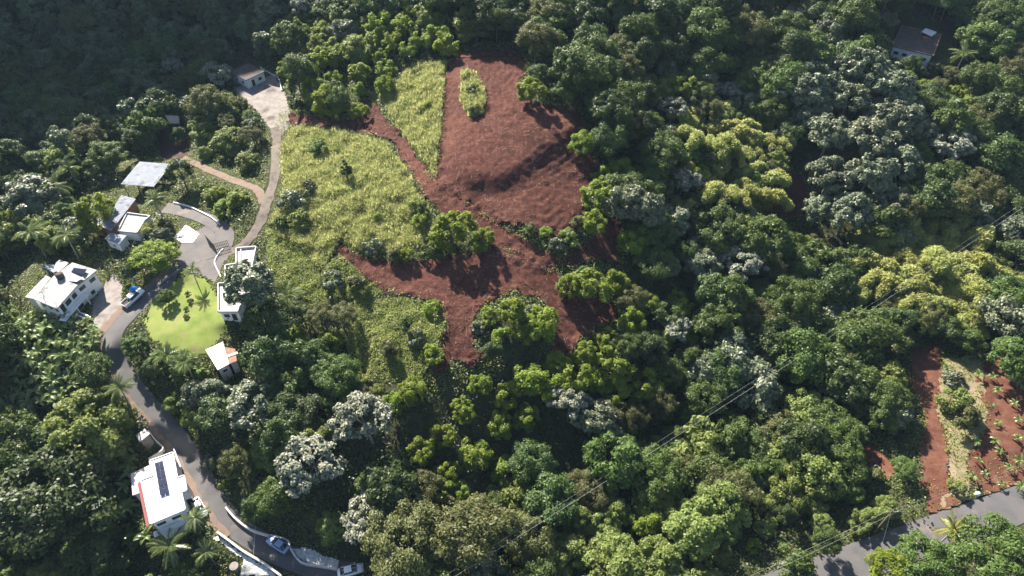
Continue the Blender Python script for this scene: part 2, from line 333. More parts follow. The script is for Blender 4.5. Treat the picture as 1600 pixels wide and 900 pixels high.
M['L_under'] = leafmat('leaf_under', (.028, .045, .013), (.075, .1, .026), .5, .35, .3, spread=1.0)

# ------------------------------------------------------------------ object helpers
def mesh_from(name, V, F, mats, fm=None, smooth=False):
    me = bpy.data.meshes.new(name)
    V = np.asarray(V, np.float32).reshape(-1, 3)
    if isinstance(F, np.ndarray):
        k = F.shape[1]; me.vertices.add(len(V)); me.vertices.foreach_set('co', V.ravel())
        me.loops.add(F.size); me.loops.foreach_set('vertex_index', F.astype(np.int32).ravel())
        me.polygons.add(len(F)); me.polygons.foreach_set('loop_start', np.arange(0, F.size, k, dtype=np.int32))
        me.update(calc_edges=True)
    else:
        me.from_pydata(V.tolist(), [], F); me.update()
    for m_ in (mats if isinstance(mats, (list, tuple)) else [mats]): me.materials.append(M[m_] if isinstance(m_, str) else m_)
    if fm is not None: me.polygons.foreach_set('material_index', np.asarray(fm, np.int32))
    if smooth: me.polygons.foreach_set('use_smooth', np.ones(len(me.polygons), bool))
    return me
def put(name, me, parent=None, loc=(0, 0, 0), rot=(0, 0, 0), scale=None):
    o = bpy.data.objects.new(name, me); COL.objects.link(o)
    o.location = loc; o.rotation_euler = rot
    if scale is not None: o.scale = scale if hasattr(scale, '__len__') else (scale,) * 3
    if parent: o.parent = parent
    return o
def tag(o, label, cat, group=None):
    o['label'] = label; o['category'] = cat
    if group: o['group'] = group
    return o
def struct(o, kind='structure'):
    o['kind'] = kind; return o
class MB:
    """collects boxes, prisms and tubes into one mesh"""
    def __init__(s): s.V = []; s.F = []
    def add(s, V, F):
        n = len(s.V); s.V += [tuple(map(float, v)) for v in V]; s.F += [[i + n for i in f] for f in F]; return s
    def box(s, x0, x1, y0, y1, z0, z1, bev=0.0, mtx=None):
        b = min(bev, (x1 - x0) * .45, (y1 - y0) * .45, (z1 - z0) * .45)
        if b <= 0:
            V = [(x, y, z) for z in (z0, z1) for (x, y) in ((x0, y0), (x1, y0), (x1, y1), (x0, y1))]
            F = [(3, 2, 1, 0), (4, 5, 6, 7), (0, 1, 5, 4), (1, 2, 6, 5), (2, 3, 7, 6), (3, 0, 4, 7)]
        else:
            V = []
            for z, i in ((z0, b), (z0 + b, 0), (z1 - b, 0), (z1, b)):
                V += [(x0 + i, y0 + i, z), (x1 - i, y0 + i, z), (x1 - i, y1 - i, z), (x0 + i, y1 - i, z)]
            F = [(3, 2, 1, 0), (12, 13, 14, 15)]
            for k in range(3):
                for e in range(4): F.append((k * 4 + e, k * 4 + (e + 1) % 4, k * 4 + 4 + (e + 1) % 4, k * 4 + 4 + e))
        if mtx is not None: V = [mtx @ Vector(v) for v in V]
        return s.add(V, F)
    def prism(s, poly, z0, z1):
        n = len(poly); a = sum(poly[i][0] * poly[(i + 1) % n][1] - poly[(i + 1) % n][0] * poly[i][1] for i in range(n))
        if a < 0: poly = poly[::-1]
        V = [(x, y, z0) for x, y in poly] + [(x, y, z1) for x, y in poly]
        F = [tuple(range(n - 1, -1, -1)), tuple(range(n, 2 * n))] + [(i, (i + 1) % n, n + (i + 1) % n, n + i) for i in range(n)]
        return s.add(V, F)
    def tube(s, P, rad, n=6, cap=True):
        P = [Vector(p) for p in P]; V = []; F = []
        for i, p in enumerate(P):
            t = (P[min(i + 1, len(P) - 1)] - P[max(i - 1, 0)]).normalized()
            a = t.cross(Vector((0, 0, 1)) if abs(t.z) < .9 else Vector((1, 0, 0))).normalized(); b = t.cross(a)
            r = rad[i] if hasattr(rad, '__len__') else rad
            for k in range(n):
                an = 2 * math.pi * k / n; V.append(p + a * (r * math.cos(an)) + b * (r * math.sin(an)))
        for i in range(len(P) - 1):
            for k in range(n): F.append((i * n + k, i * n + (k + 1) % n, (i + 1) * n + (k + 1) % n, (i + 1) * n + k))
        if cap: F.append(tuple(range(n - 1, -1, -1))); F.append(tuple((len(P) - 1) * n + k for k in range(n)))
        return s.add(V, F)
    def mesh(s, name, mat, smooth=False): return mesh_from(name, s.V, s.F, mat, smooth=smooth)
    def build(s, name, mat, parent=None, smooth=False, **k): return put(name, s.mesh(name, mat, smooth), parent, **k)
def empty(name, loc, rz=0.0): return put(name, None, None, loc, (0, 0, rz))

# ------------------------------------------------------------------ ground sheets
ny, nx = HH.shape
idx = np.arange(ny * nx).reshape(ny, nx)
F = np.stack([idx[:-1, :-1], idx[:-1, 1:], idx[1:, 1:], idx[1:, :-1]], -1).reshape(-1, 4)
o = put('terrain', mesh_from('terrain', np.stack([XX, YY, HH], -1).reshape(-1, 3), F, 'forest_floor', smooth=True)); struct(o)
def sheet(name, polys, mat, lift, step=.7, wob=.8, relief=None, px=True, smooth=True):
    Ws = [[tuple(p[:2]) for p in pixl(pl)] for pl in polys] if px else polys
    allp = np.array([p for w_ in Ws for p in w_])
    gx = np.arange(allp[:, 0].min() - 2, allp[:, 0].max() + 2, step); gy = np.arange(allp[:, 1].min() - 2, allp[:, 1].max() + 2, step)
    X, Y = np.meshgrid(gx, gy); cxm = (X[:-1, :-1] + X[1:, 1:]) / 2; cym = (Y[:-1, :-1] + Y[1:, 1:]) / 2
    jx = cxm + wob * fbm(cxm / 2.2, cym / 2.2, 5); jy = cym + wob * fbm(cxm / 2.2 + 9, cym / 2.2, 6)
    m = np.zeros(cxm.shape, bool)
    for w_ in Ws: m |= inpoly(jx, jy, w_)
    if name in ('crop_plot', 'dirt_track', 'dry_verge'): m &= polyline_dist(cxm, cym, ROADW['valley_road'][0])[0] > 3.5 + .5 * vnoise(cxm / 1.5, cym / 1.5, 12)
    Z = hgt(X, Y) + lift
    if relief is not None: Z = Z + relief(X, Y)
    id_ = np.arange(X.size).reshape(X.shape)
    F = np.stack([id_[:-1, :-1], id_[:-1, 1:], id_[1:, 1:], id_[1:, :-1]], -1)[m]
    used, inv = np.unique(F, return_inverse=True)
    V = np.stack([X, Y, Z], -1).reshape(-1, 3)[used]
    return struct(put(name, mesh_from(name, V, inv.reshape(-1, 4), mat, smooth=smooth)))
RUTS = [[tuple(p[:2]) for p in pixl(q)] for q in ([(700,298),(760,330),(850,332),(930,280)],[(545,398),(650,432),(720,455),(728,540)],[(770,360),(850,428),(935,492)],[(712,100),(704,200),(735,262),(820,268),(890,215)],[(580,180),(650,262),(720,320),(790,380)],[(960,370),(900,410),(840,400)])]
def soil_relief(X, Y):
    g = np.min([polyline_dist(X, Y, q)[0] for q in RUTS], axis=0); rut = np.sin((g + 1.8 * fbm(X / 8, Y / 8, 26)) * 2 * math.pi / 1.7) * np.clip(.35 + 1.2 * fbm(X / 7, Y / 7, 27), 0, 1)
    e = np.min([polyline_dist(X, Y, q + q[:1])[0] for q in soilW[:4]], axis=0) if np.size(X) else 0
    berm = np.exp(-(e / 1.3) ** 2) * np.clip(.25 + 1.5 * fbm(X / 2.4, Y / 2.4, 25), 0, 1.1)
    return .12 + .3 * np.abs(fbm(X / 2.6, Y / 2.6, 21)) + .2 * fbm(X / 1.1, Y / 1.1, 22) + .6 * berm + .1 * rut
sheet('red_soil_clearing', [SOIL[0], SOIL[1], SOIL[2], SOIL[3]], 'red_soil', .05, .36, 1.6, soil_relief)
sheet('bare_soil_patch', [SOIL[4]], 'red_soil', .05, .7, 1.2, soil_relief)
sheet('dirt_track', [SOIL[5], SOIL[7]], 'orange_soil', .05, .6, .9, soil_relief)
sheet('crop_plot', [SOIL[6]], 'orange_soil', .05, .6, .6, soil_relief)
M['worn_white'] = surf('worn_white', (.22, .215, .21), (.3, .295, .285), .55, .85, .12, .1, .01, c3=(.4, .39, .38), dirt=((.12, .115, .11), .45, .54))
M['lane'] = surf('lane', (.085, .072, .06), (.14, .12, .102), .7, .95, .1, .5, .1, c3=(.17, .12, .09))
M['tree_shade_earth'] = surf('tree_shade_earth', (.05, .034, .025), (.08, .052, .038), .6, .95, .1, .5, .15)  # yard earth coloured darker to stand in for shade under the trees
sheet('shaded_yard', [SOIL[8]], 'tree_shade_earth', .05, .7, .9)
sheet('lawn', [LAWN], 'lawn', .06, .6, .4)
sheet('dry_verge', [DRY_VERGE, HERBS[2]], 'verge', .08, .4, 1.2, lambda X, Y: .12 + .15 * np.abs(fbm(X / 2, Y / 2, 31)))
sheet('field_ground', TALL_GRASS, 'verge', .04, .9, .6)
for k, mt in (('concrete_yard', 'concrete'), ('asphalt_forecourt', 'asphalt'), ('house_courtyard', 'concrete'), ('pale_driveway', 'pale_concrete')):
    sheet(k, [PAVED[k]], mt, .07 if k != 'pale_driveway' else .15, .5 if k != 'pale_driveway' else .22, .15)
def ribbon(name, P, wd, mat, lift, z=None, jag=.0):
    P = smooth_line(P, 3); n = len(P); T = np.gradient(P[:, :2], axis=0); T /= np.linalg.norm(T, axis=1, keepdims=True); N = np.stack([-T[:, 1], T[:, 0]], -1)
    us = np.linspace(-.5, .5, 7); V = []
    for i in range(n):
        for u in us:
            e = wd * u * (1 + (jag * vnoise(i * .35, u * 3, 2) if abs(u) == .5 else 0))
            x, y = P[i, :2] + N[i] * e; V.append((x, y, float(hgt(x, y)) + lift + .03 * (1 - (2 * u) ** 2)))
    F = np.array([(i * 7 + k, (i + 1) * 7 + k, (i + 1) * 7 + k + 1, i * 7 + k + 1) for i in range(n - 1) for k in range(6)])
    return struct(put(name, mesh_from(name, V, F, mat, smooth=True)))
for nm, mt, lf in (('village_road', 'dark_asphalt', .10), ('upper_driveway', 'asphalt', .12), ('hill_lane', 'lane', .09), ('dirt_lane', 'tan_dirt', .08), ('valley_road', 'dark_asphalt', .10)):
    ribbon(nm, ROADW[nm][0], ROADW[nm][1], mt, lf, jag=.5 if 'lane' in nm else .12)
# dusty shoulder beside the village road
P = ROADW['village_road'][0][20:90]; T_ = np.gradient(P[:, :2], axis=0); T_ /= np.linalg.norm(T_, axis=1, keepdims=True); Q = P.copy(); Q[:, 0] -= T_[:, 1] * -2.25; Q[:, 1] += T_[:, 0] * -2.25
if Q[30, 0] > P[30, 0]: Q = P.copy(); Q[:, 0] -= T_[:, 1] * 2.25; Q[:, 1] += T_[:, 0] * 2.25
ribbon('road_shoulder', Q, 1.7, 'tan_dirt', .135, jag=.8)
# ------------------------------------------------------------------ buildings
def zp(pts, sc, ox, oy): return [(ox + a / sc, oy + c_ / sc) for a, c_ in pts]
def inset(poly, d):
    n = len(poly); A = sum(poly[i][0] * poly[(i + 1) % n][1] - poly[(i + 1) % n][0] * poly[i][1] for i in range(n)); sg = 1 if A > 0 else -1; out = []
    for i in range(n):
        p0, p1, p2 = [np.array(poly[(i + k) % n]) for k in (-1, 0, 1)]
        a = unit_(p1 - p0); b_ = unit_(p2 - p1); na = np.array([-a[1], a[0]]) * sg; nb_ = np.array([-b_[1], b_[0]]) * sg
        m_ = na + nb_; k = 1 + na @ nb_; out.append(tuple(p1 + m_ * d / max(k, .35)))
    return out
def unit_(v): return v / (np.linalg.norm(v) + 1e-9)
class House:
    def __init__(s, name, label, cat, pts, height, sq=False):
        a = np.array(pts, float); zg = 10.0
        for _ in range(8): x, y = at_z(a[:, 0], a[:, 1], zg + height); zg = float(hgt(x.mean(), y.mean()))
        s.zg = zg; s.h = height; s.c = np.array([x.mean(), y.mean()]); P = np.stack([x, y], -1) - s.c
        if sq:   # true rectangle from the first two edges
            u = unit_(P[1] - P[0]); v = np.array([-u[1], u[0]]); w_ = np.linalg.norm(P[1] - P[0]); d = (P[2] - P[1]) @ v; P = np.array([P[0], P[1], P[1] + v * d, P[0] + v * d])
        s.poly = [tuple(p) for p in P]; s.e = empty(name, (s.c[0], s.c[1], zg)); tag(s.e, label, cat)
    def loc(s, pts, h):
        a = np.array(pts, float); x, y = at_z(a[:, 0], a[:, 1], s.zg + h); return [tuple(p) for p in np.stack([x, y], -1) - s.c]
    def walls(s, mat, ins=.3, poly=None, h=None, z0=-1.5, name='wall'):
        return MB().prism(inset(poly or s.poly, ins), z0, (h or s.h) - .12).build(name, mat, s.e)
    def roof(s, mat, th=.2, poly=None, h=None, name='roof', parapet=0, pm=None):
        h = h or s.h; pl = poly or s.poly; o = MB().prism(pl, h - th + .003, h).build(name, mat, s.e)
        if parapet:
            n = len(pl)
            for i in range(n):
                a, b_ = np.array(pl[i]), np.array(pl[(i + 1) % n]); MBbar(a, b_, h + .002, h + parapet, .18).build('parapet', pm or mat, s.e)
        return o
    def window(s, i, t, z, wd, ht, ins=.3, poly=None, fm='white_paint', name='window'):
        pl = inset(poly or s.poly, ins); n = len(pl); a, b_ = np.array(pl[i]), np.array(pl[(i + 1) % n]); u = unit_(b_ - a); p = a + (b_ - a) * t
        nn = np.array([u[1], -u[0]]); 
        if nn @ p < 0: nn = -nn
        m_ = Matrix(((u[0], nn[0], 0, p[0]), (u[1], nn[1], 0, p[1]), (0, 0, 1, z), (0, 0, 0, 1)))
        b = MB(); f = .09
        for q in ((-wd / 2 - f, -wd / 2, 0, ht), (wd / 2, wd / 2 + f, 0, ht), (-wd / 2 - f, wd / 2 + f, -f, 0), (-wd / 2 - f, wd / 2 + f, ht, ht + f)): b.box(q[0], q[1], .003, .09, q[2], q[3], mtx=m_)
        o = b.build(name, fm, s.e); MB().box(-wd / 2 + .002, wd / 2 - .002, .005, .035, .002, ht - .002, mtx=m_).build('pane', 'dark_void', o); return o
    def panel(s, pts, h, tilt=.25, mat='solar', rows=1, cols=2):
        P = [np.array(p) for p in s.loc(pts, h)]
        for r in range(rows):
            for c_ in range(cols):
                def q(u, v): return P[0] * (1 - u) * (1 - v) + P[1] * u * (1 - v) + P[2] * u * v + P[3] * (1 - u) * v
                u0, u1, v0, v1 = (c_ + .03) / cols, (c_ + .97) / cols, (r + .03) / rows, (r + .97) / rows
                cr = [(q(u0, v0), v0), (q(u1, v0), v0), (q(u1, v1), v1), (q(u0, v1), v1)]
                V = [(p[0], p[1], h + .05 + tilt * t) for p, t in cr] + [(p[0], p[1], h + .1 + tilt * t) for p, t in cr]
                MB().add(V, [(3, 2, 1, 0), (4, 5, 6, 7), (0, 1, 5, 4), (1, 2, 6, 5), (2, 3, 7, 6), (3, 0, 4, 7)]).build('solar_panel', mat, s.e)
    def post(s, p, h, r=.09, mat='steel'): return MB().box(p[0] - r, p[0] + r, p[1] - r, p[1] + r, -.8, h, .02).build('post', mat, s.e)
def MBbar(a, b_, z0, z1, th, zb=None):
    """a box standing on the segment a-b"""
    a = np.array(a[:2]); b_ = np.array(b_[:2]); u = unit_(b_ - a); L = np.linalg.norm(b_ - a)
    m_ = Matrix(((u[0], -u[1], 0, a[0]), (u[1], u[0], 0, a[1]), (0, 0, 1, 0), (0, 0, 0, 1)))
    return MB().box(-th * .5 + .004, L + th * .5 - .004, -th / 2, th / 2, z0, z1, mtx=m_)
def cut_wall(name, label, pts, ht, th, mat, sink=.6, cat='wall', px=True, n=5):
    P = pixl(pts, ht * .5) if px else np.array(pts); P = smooth_line(P[:, :2], n); z = hgt(P[:, 0], P[:, 1]); c_ = np.array([P[0, 0], P[0, 1], z[0]])
    T = np.gradient(P, axis=0); T /= np.linalg.norm(T, axis=1, keepdims=True); N = np.stack([-T[:, 1], T[:, 0]], -1); V = []; F = []
    for i in range(len(P)):
        for s, zz in ((-1, -sink), (-1, ht), (1, ht), (1, -sink)): V.append((P[i, 0] + N[i, 0] * th / 2 * s - c_[0], P[i, 1] + N[i, 1] * th / 2 * s - c_[1], z[i] + zz - c_[2]))
    for i in range(len(P) - 1):
        for k in range(4): F.append((i * 4 + k, i * 4 + (k + 1) % 4, i * 4 + 4 + (k + 1) % 4, i * 4 + 4 + k))
    F += [(0, 1, 2, 3), tuple(range(len(V) - 1, len(V) - 5, -1))]
    return tag(put(name, mesh_from(name, V, F, mat), None, c_), label, cat)
# house with the solar array
G = lambda p: zp(p, 5, 190, 670)
h = House('flat_roofed_house', 'white flat-roofed house with a dark solar array beside the village road', 'house', G([(225,745),(500,630),(470,497),(512,480),(490,362),(438,382),(402,182),(218,250),(246,368),(152,402)]), 5.6)
h.walls('white_paint'); h.roof('white_roof', .22, parapet=.14)
h.panel(G([(258,268),(322,248),(376,505),(306,530)]), h.h, .3, 'solar', 4, 2)
for t, z, w_ in ((.2, 3.6, 1.5), (.68, 3.6, 1.5), (.25, .7, 1.6), (.72, .7, 1.4)): h.window(0, t, z, w_, .9)
q = np.array(h.poly); un = unit_(q[1] - q[0]); nn = np.array([un[1], -un[0]]); nn = nn if nn @ (q[0] + q[1]) > 0 else -nn; MBbar(q[0] + nn * .3, q[1] + nn * .3, 2.45, 2.6, 1.1).build('canopy_ledge', 'white_paint', h.e)
lp = h.loc(G([(70,352),(215,285),(240,362),(152,402),(158,492),(86,520)]), 3.4); h.walls('pink_roof', .25, lp, 3.4, name='annex_wall'); h.roof('pink_roof', .18, lp, 3.4, name='annex_roof')
a, b_ = q[9], q[0]; n_ = 26; nn = unit_(np.array([b_[1] - a[1], -(b_[0] - a[0])])); nn = nn if nn @ (a + b_) > 0 else -nn
tm = MB().box(-.17, .17, -.42, .42, -.05, .05, .02).mesh('roof_tile', 'brick_red')
for k in range(n_):
    p = a + (b_ - a) * (k + .5) / n_ + nn * .4; put('roof_tile', tm, h.e, (p[0], p[1], h.h - .22), (R_(24), 0, math.atan2(b_[1] - a[1], b_[0] - a[0]) + (math.pi if nn @ np.array([-(b_ - a)[1], (b_ - a)[0]]) > 0 else 0)))
h.window(4, .5, 3.4, .9, .9); h.window(2, .5, .4, 1.0, 2.1, name='door')
hs = House('small_shed', 'small grey-roofed shed above the house with the solar array', 'shed', G([(165,137),(135,85),(205,30),(245,70)]), 2.5); hs.walls('concrete', .2); hs.roof('grey_roof', .1); hs.window(0, .5, 1.0, .6, .7)
cut_wall('yard_wall', 'pale yard wall between the small shed and the solar house', G([(215,20),(260,85),(330,165),(215,245)]), 1.2, .2, 'pale_concrete')
cut_wall('house_wall', 'white boundary wall right of the solar house along the road', G([(415,170),(440,235),(470,310)]), 1.4, .2, 'white_paint')
# white house with roof panels
D = lambda p: zp(p, 7.5, 30, 390)
h = House('two_storey_house', 'white two-storey house with panels on its roof left of the courtyard', 'house', D([(170,580),(440,690),(668,432),(912,240),(622,150),(398,312)]), 5.6)
h.walls('white_paint', .45); h.roof('worn_white', .24)
for t, z, w_ in ((.22, 3.5, 1.5), (.75, 3.5, 1.4), (.5, .8, 1.0)): h.window(2, t, z, w_, 1.0, .45)
for t, z, w_, hh in ((.16, 2.9, 1.1, 2.1), (.45, 3.4, 1.6, 1.3), (.78, 3.3, 1.3, 1.3), (.3, .1, 2.2, 2.1), (.72, .1, 2.2, 2.1)): h.window(1, t, z, w_, hh, .45, name='window' if z > .5 else 'garage_door')
for t in (.2, .55, .85): h.window(0, t, 3.5, 1.2, .9, .45)
q = np.array(h.poly); u = unit_(q[2] - q[1]); nn = np.array([u[1], -u[0]]); nn = nn if nn @ (q[1] + q[2]) > 0 else -nn
a, b_ = q[1] + nn * .3, q[2] + nn * .3; MBbar(a, b_, 2.55, 2.72, 1.5).build('balcony_floor', 'white_paint', h.e)
rl = MBbar(a + nn * .65, b_ + nn * .65, 3.5, 3.58, .07).build('railing', 'white_paint', h.e)
for k in range(15):
    p = a + nn * .65 + (b_ - a) * k / 14; MB().box(p[0] - .03, p[0] + .03, p[1] - .03, p[1] + .03, 2.721, 3.499).build('baluster', 'white_paint', rl)
for k in (0, .5, 1): p = a + nn * .5 + (b_ - a) * k; h.post(p, 2.549, .12, 'white_paint')
h.panel(D([(605,262),(640,215),(815,255),(775,318)]), h.h, .55, 'solar', 1, 4); h.panel(D([(580,372),(610,330),(775,340),(690,395)]), h.h, .4, 'grey_roof', 1, 3)
lp = h.loc(D([(65,555),(312,300),(372,330),(168,578)]), 4.6); h.walls('white_paint', .3, lp, 4.6, name='side_wall'); h.roof('worn_white', .2, lp, 4.6, name='side_roof')
lp = h.loc(D([(430,158),(470,120),(582,152),(460,262),(405,235)]), 4.9); h.walls('white_paint', .3, lp, 4.9, name='rear_wall'); h.roof('grey_roof', .2, lp, 4.9, name='rear_roof')
lp = h.loc(D([(258,200),(300,170),(425,180),(440,255),(400,268)]), 3.4); h.roof('metal_sheet', .06, lp, 3.4, name='awning')
for k in (0, 1, 4): h.post(lp[k], 3.34, .06)
p = h.loc(D([(490,330)]), h.h)[0]; MB().tube([(p[0], p[1], h.h + .004), (p[0], p[1], h.h + .1), (p[0], p[1], h.h + 1.1), (p[0], p[1], h.h + 1.3), (p[0], p[1], h.h + 1.36)], [.75, .8, .8, .55, .2], 16).build('water_tank', 'dark_roof', h.e)
for k, pt in enumerate(((285, 530), (310, 610), (435, 650))): p = h.loc(D([pt]), h.h)[0]; MB().tube([(p[0], p[1], h.h + .004), (p[0], p[1], h.h + 1.2)], .05, 6).build('vent_pipe', 'steel', h.e)
cut_wall('ramp_wall', 'left parapet wall of the ramp below the white two-storey house', D([(475,690),(600,745),(700,790),(800,838)]), 1.3, .25, 'white_paint')
cut_wall('ramp_wall', 'right parapet wall of the ramp below the white two-storey house', D([(545,680),(650,725),(760,770),(850,815)]), 1.3, .25, 'white_paint')
# flat-roofed house by the lawn
E_ = lambda p: zp(p, 5.294, 260, 330)
h = House('long_flat_house', 'grey flat-roofed house with stepped parapet right of the lawn', 'house', E_([(432,838),(600,838),(690,560),(745,300),(580,315),(580,442),(490,456),(490,602),(432,606)]), 2.7)
h.walls('white_paint', .25); h.roof('grey_roof', .22, parapet=.5, pm='pale_concrete')
h.panel(E_([(470,648),(605,622),(605,600),(470,625)]), h.h, .4, 'solar', 1, 6); h.panel(E_([(470,715),(590,690),(590,662),(470,690)]), h.h, .4, 'solar', 1, 6)
h.window(0, .3, 1.0, 1.2, 1.0, .25); h.window(0, .7, .1, 1.0, 1.95, .25, name='door'); h.window(8, .5, 1, 1.2, 1, .25); h.window(6, .5, 1, 1.2, 1, .25)
p = h.loc(E_([(535,470)]), h.h)[0]; MB().box(p[0] - .25, p[0] + .25, p[1] - .25, p[1] + .25, h.h + .004, h.h + .9, .04).build('chimney', 'dark_roof', h.e)
a, b_ = h.loc(E_([(618, 320), (616, 550)]), h.h); MBbar(a, b_, h.h + .003, h.h + .3, .15).build('roof_divider', 'white_paint', h.e)
# small hut below the lawn
Fh = lambda p: zp(p, 4, 0, 450)
h = House('small_hut', 'small hut with a bright white roof at the lower edge of the lawn', 'hut', Fh([(1360,512),(1432,474),(1392,336),(1284,386)]), 2.8)
h.walls('pink_roof', .25); h.roof('white_roof', .12); h.window(0, .5, 1, .9, .8, .25)
lp = h.loc(Fh([(1434,474),(1480,455),(1470,380),(1398,368)]), 2.5); h.walls('pink_roof', .2, lp, 2.5, name='side_wall'); h.roof('rust', .1, lp, 2.5, name='side_roof')
a, b_ = h.loc(Fh([(1412, 432), (1478, 408)]), 2.5); MBbar(a, b_, 2.503, 2.62, .5).build('roof_strip', 'white_paint', h.e)
# small blue-walled house at the yard
A_ = lambda p: zp(p, 6, 340, 80)
h = House('blue_walled_house', 'small house with blue-white walls and a dark flat roof by the concrete yard', 'house', A_([(265,272),(442,188),(318,98),(135,180)]), 3.1, True)
h.walls('blue_wall', .3); h.roof('dark_roof', .2); h.window(0, .32, .1, 1.1, 2.1, .3, name='door'); h.window(0, .72, 1, 1.3, 1.0, .3); h.window(3, .3, 1, 1.2, 1.0, .3); h.window(3, .7, 1, 1.2, 1.0, .3)
# pavilion, shed, slab, hut
B_ = lambda p: zp(p, 5.806, 130, 235)
h = House('pavilion', 'open pavilion with a white sheet roof on posts', 'pavilion', B_([(340,305),(640,329),(785,122),(495,97)]), 3.6, True)
h.roof('metal_sheet', .1); q = inset(h.poly, .35)
for i in range(4):
    h.post(q[i], 3.5, .1); a, b_ = np.array(q[i]), np.array(q[(i + 1) % 4]); h.post((a + b_) / 2, 3.5, .1); MBbar(a, b_, 3.32, 3.499, .14).build('beam', 'steel', h.e)
for k in range(1, 14):
    a, b_ = np.array(h.poly[0]), np.array(h.poly[1]); c_ = np.array(h.poly[3]) - a; p = a + (b_ - a) * k / 14; MBbar(p + c_ * .01, p + c_ * .99, h.h + .001, h.h + .035, .06).build('roof_rib', 'metal_sheet', h.e)
MBbar(np.array(q[2]), np.array(q[3]), -.8, 2.2, .16).build('back_wall', 'concrete', h.e)
h = House('long_shed', 'long shed with a silvery corrugated metal roof below the pavilion', 'shed', B_([(160,692),(255,725),(478,440),(345,405)]), 3.2)
h.walls('rust', .3); h.roof('metal_sheet', .08); a, b_, c_, d_ = [np.array(p) for p in h.poly]
for k in range(1, 24): p, q2 = b_ + (c_ - b_) * k / 24, a + (d_ - a) * k / 24; MBbar(p, q2, h.h + .001, h.h + .04, .07).build('roof_rib', 'metal_sheet', h.e)
lp = h.loc(B_([(72,695),(160,700),(215,600),(150,610)]), 2.9); h.walls('rust', .25, lp, 2.9, name='lean_to_wall'); h.roof('metal_sheet', .06, lp, 2.9, name='lean_to_roof')
h.window(1, .3, .2, 1.4, 2.0, .3, name='door'); h.window(1, .65, 1.0, 1.2, .9, .3)
h = House('roof_terrace', 'white flat terrace with low walls right of the long shed', 'terrace', B_([(318,735),(492,752),(560,640),(610,600),(400,572)]), 2.6)
h.walls('white_paint', .1); h.roof('worn_white', .2, parapet=.35, pm='pale_concrete')
h = House('white_roofed_hut', 'small white-roofed hut below the long shed', 'hut', B_([(195,802),(325,852),(395,770),(245,745)]), 2.6); h.walls('white_paint', .2); h.roof('metal_sheet', .1); h.window(0, .5, .9, .8, .7, .2)
h = House('garden_shed', 'little shed with a grey sheet roof in the shade of the slope', 'shed', [(258,193),(280,193),(279,181),(257,180)], 2.3); h.walls('wood', .15); h.roof('tarp', .06)
# brown-roofed house at the top right
H_ = lambda p: zp(p, 8.18, 1370, 20)
h = House('brown_roofed_house', 'house with a weathered brown flat roof among the trees at the top right', 'house', H_([(198,425),(722,548),(962,308),(440,158)]), 3.4, True)
h.walls('blue_wall', .35); h.roof('dark_roof', .22, parapet=.12, pm='rust')
for t, w_ in ((.12, 1.3), (.35, 1.3), (.6, 1.2), (.85, 1.3)): h.window(0, t, 1.1, w_, 1.0, .35)
for t in (.3, .7): h.window(1, t, 1.1, 1.1, 1, .35)
lp = h.loc(H_([(572,240),(700,300),(768,245),(625,195)]), 4.6); o = MB().prism(lp, 4.5, 4.6).build('sheet_canopy', 'white_roof', h.e)
for p in inset(lp, .1): MB().box(p[0] - .05, p[0] + .05, p[1] - .05, p[1] + .05, 3.403, 4.499).build('canopy_post', 'steel', h.e)
p = h.loc(H_([(620,325)]), 3.6)[0]; MB().box(p[0] - .9, p[0] + .9, p[1] - .5, p[1] + .5, 3.404, 4.0, .08).build('red_tank', 'brick_red', h.e)
# ------------------------------------------------------------------ walls, kerbs and banks along the roads
Rr_ = lambda p: zp(p, 6.4, 330, 800)
cut_wall('road_parapet', 'pale concrete parapet on the outer side of the village road bend', Rr_([(65,205),(180,290),(330,400),(520,512),(710,650)]), .9, .35, 'pale_concrete')
cut_wall('bank_wall', 'pale retaining wall curving along the inner side of the road bend', Rr_([(150,-40),(190,10),(270,92),(400,182),(580,242)]), .9, .3, 'pale_concrete')
cut_wall('bank_wall', 'angled retaining wall behind the pale blue sedan and the stone bank', Rr_([(590,240),(700,262),(775,300),(795,370),(900,508),(1080,545),(1260,577)]), .8, .3, 'pale_concrete', n=3)
cut_wall('road_wall', 'dark retaining wall between the road and the banana grove', [(138,508),(150,535),(165,568),(181,598)], .9, .25, 'dark_roof')
cut_wall('driveway_kerb', 'low white wall on the upper side of the driveway', E_([(60,-70),(180,-40),(290,10),(375,55),(440,110)]), .5, .2, 'white_paint')
cut_wall('forecourt_kerb', 'curved pale kerb between the forecourt and the flat-roofed house', E_([(470,310),(420,370),(400,430),(440,520),(450,545)]), .3, .25, 'pale_concrete')
cut_wall('lawn_path_wall', 'thin grey wall below the bright flat-topped tree', E_([(-60,620),(0,560),(60,520),(130,470)]), .5, .2, 'concrete')
cut_wall('yard_kerb', 'thin white wall from the blue-walled house to the yard corner', A_([(400,150),(480,200),(570,255),(600,370)]), .5, .2, 'white_paint')
STONE_PX = [Rr_([(800,365),(960,380),(1290,490),(1262,568),(1090,538),(908,500)]), Rr_([(0,250),(70,240),(330,420),(520,525),(700,650),(300,660),(330,480),(120,330)])]
for k, pl in enumerate(STONE_PX): sheet('stone_bank', [pl], 'stone', .12, .25, .6, lambda X, Y: .2 * np.abs(fbm(X / .9, Y / .9, 91)))
p = pixl(Rr_([(240, 560)]), 1)[0]; MB().tube([(0, 0, -1), (0, 0, 1.2), (0, 0, 1.6), (0, 0, 1.9)], [.5, .5, .8, .8], 10).build('bank_pillar', 'concrete', None, loc=p); tag(bpy.context.scene.objects['bank_pillar'], 'pale concrete pillar on the stone bank below the road bend', 'pillar')
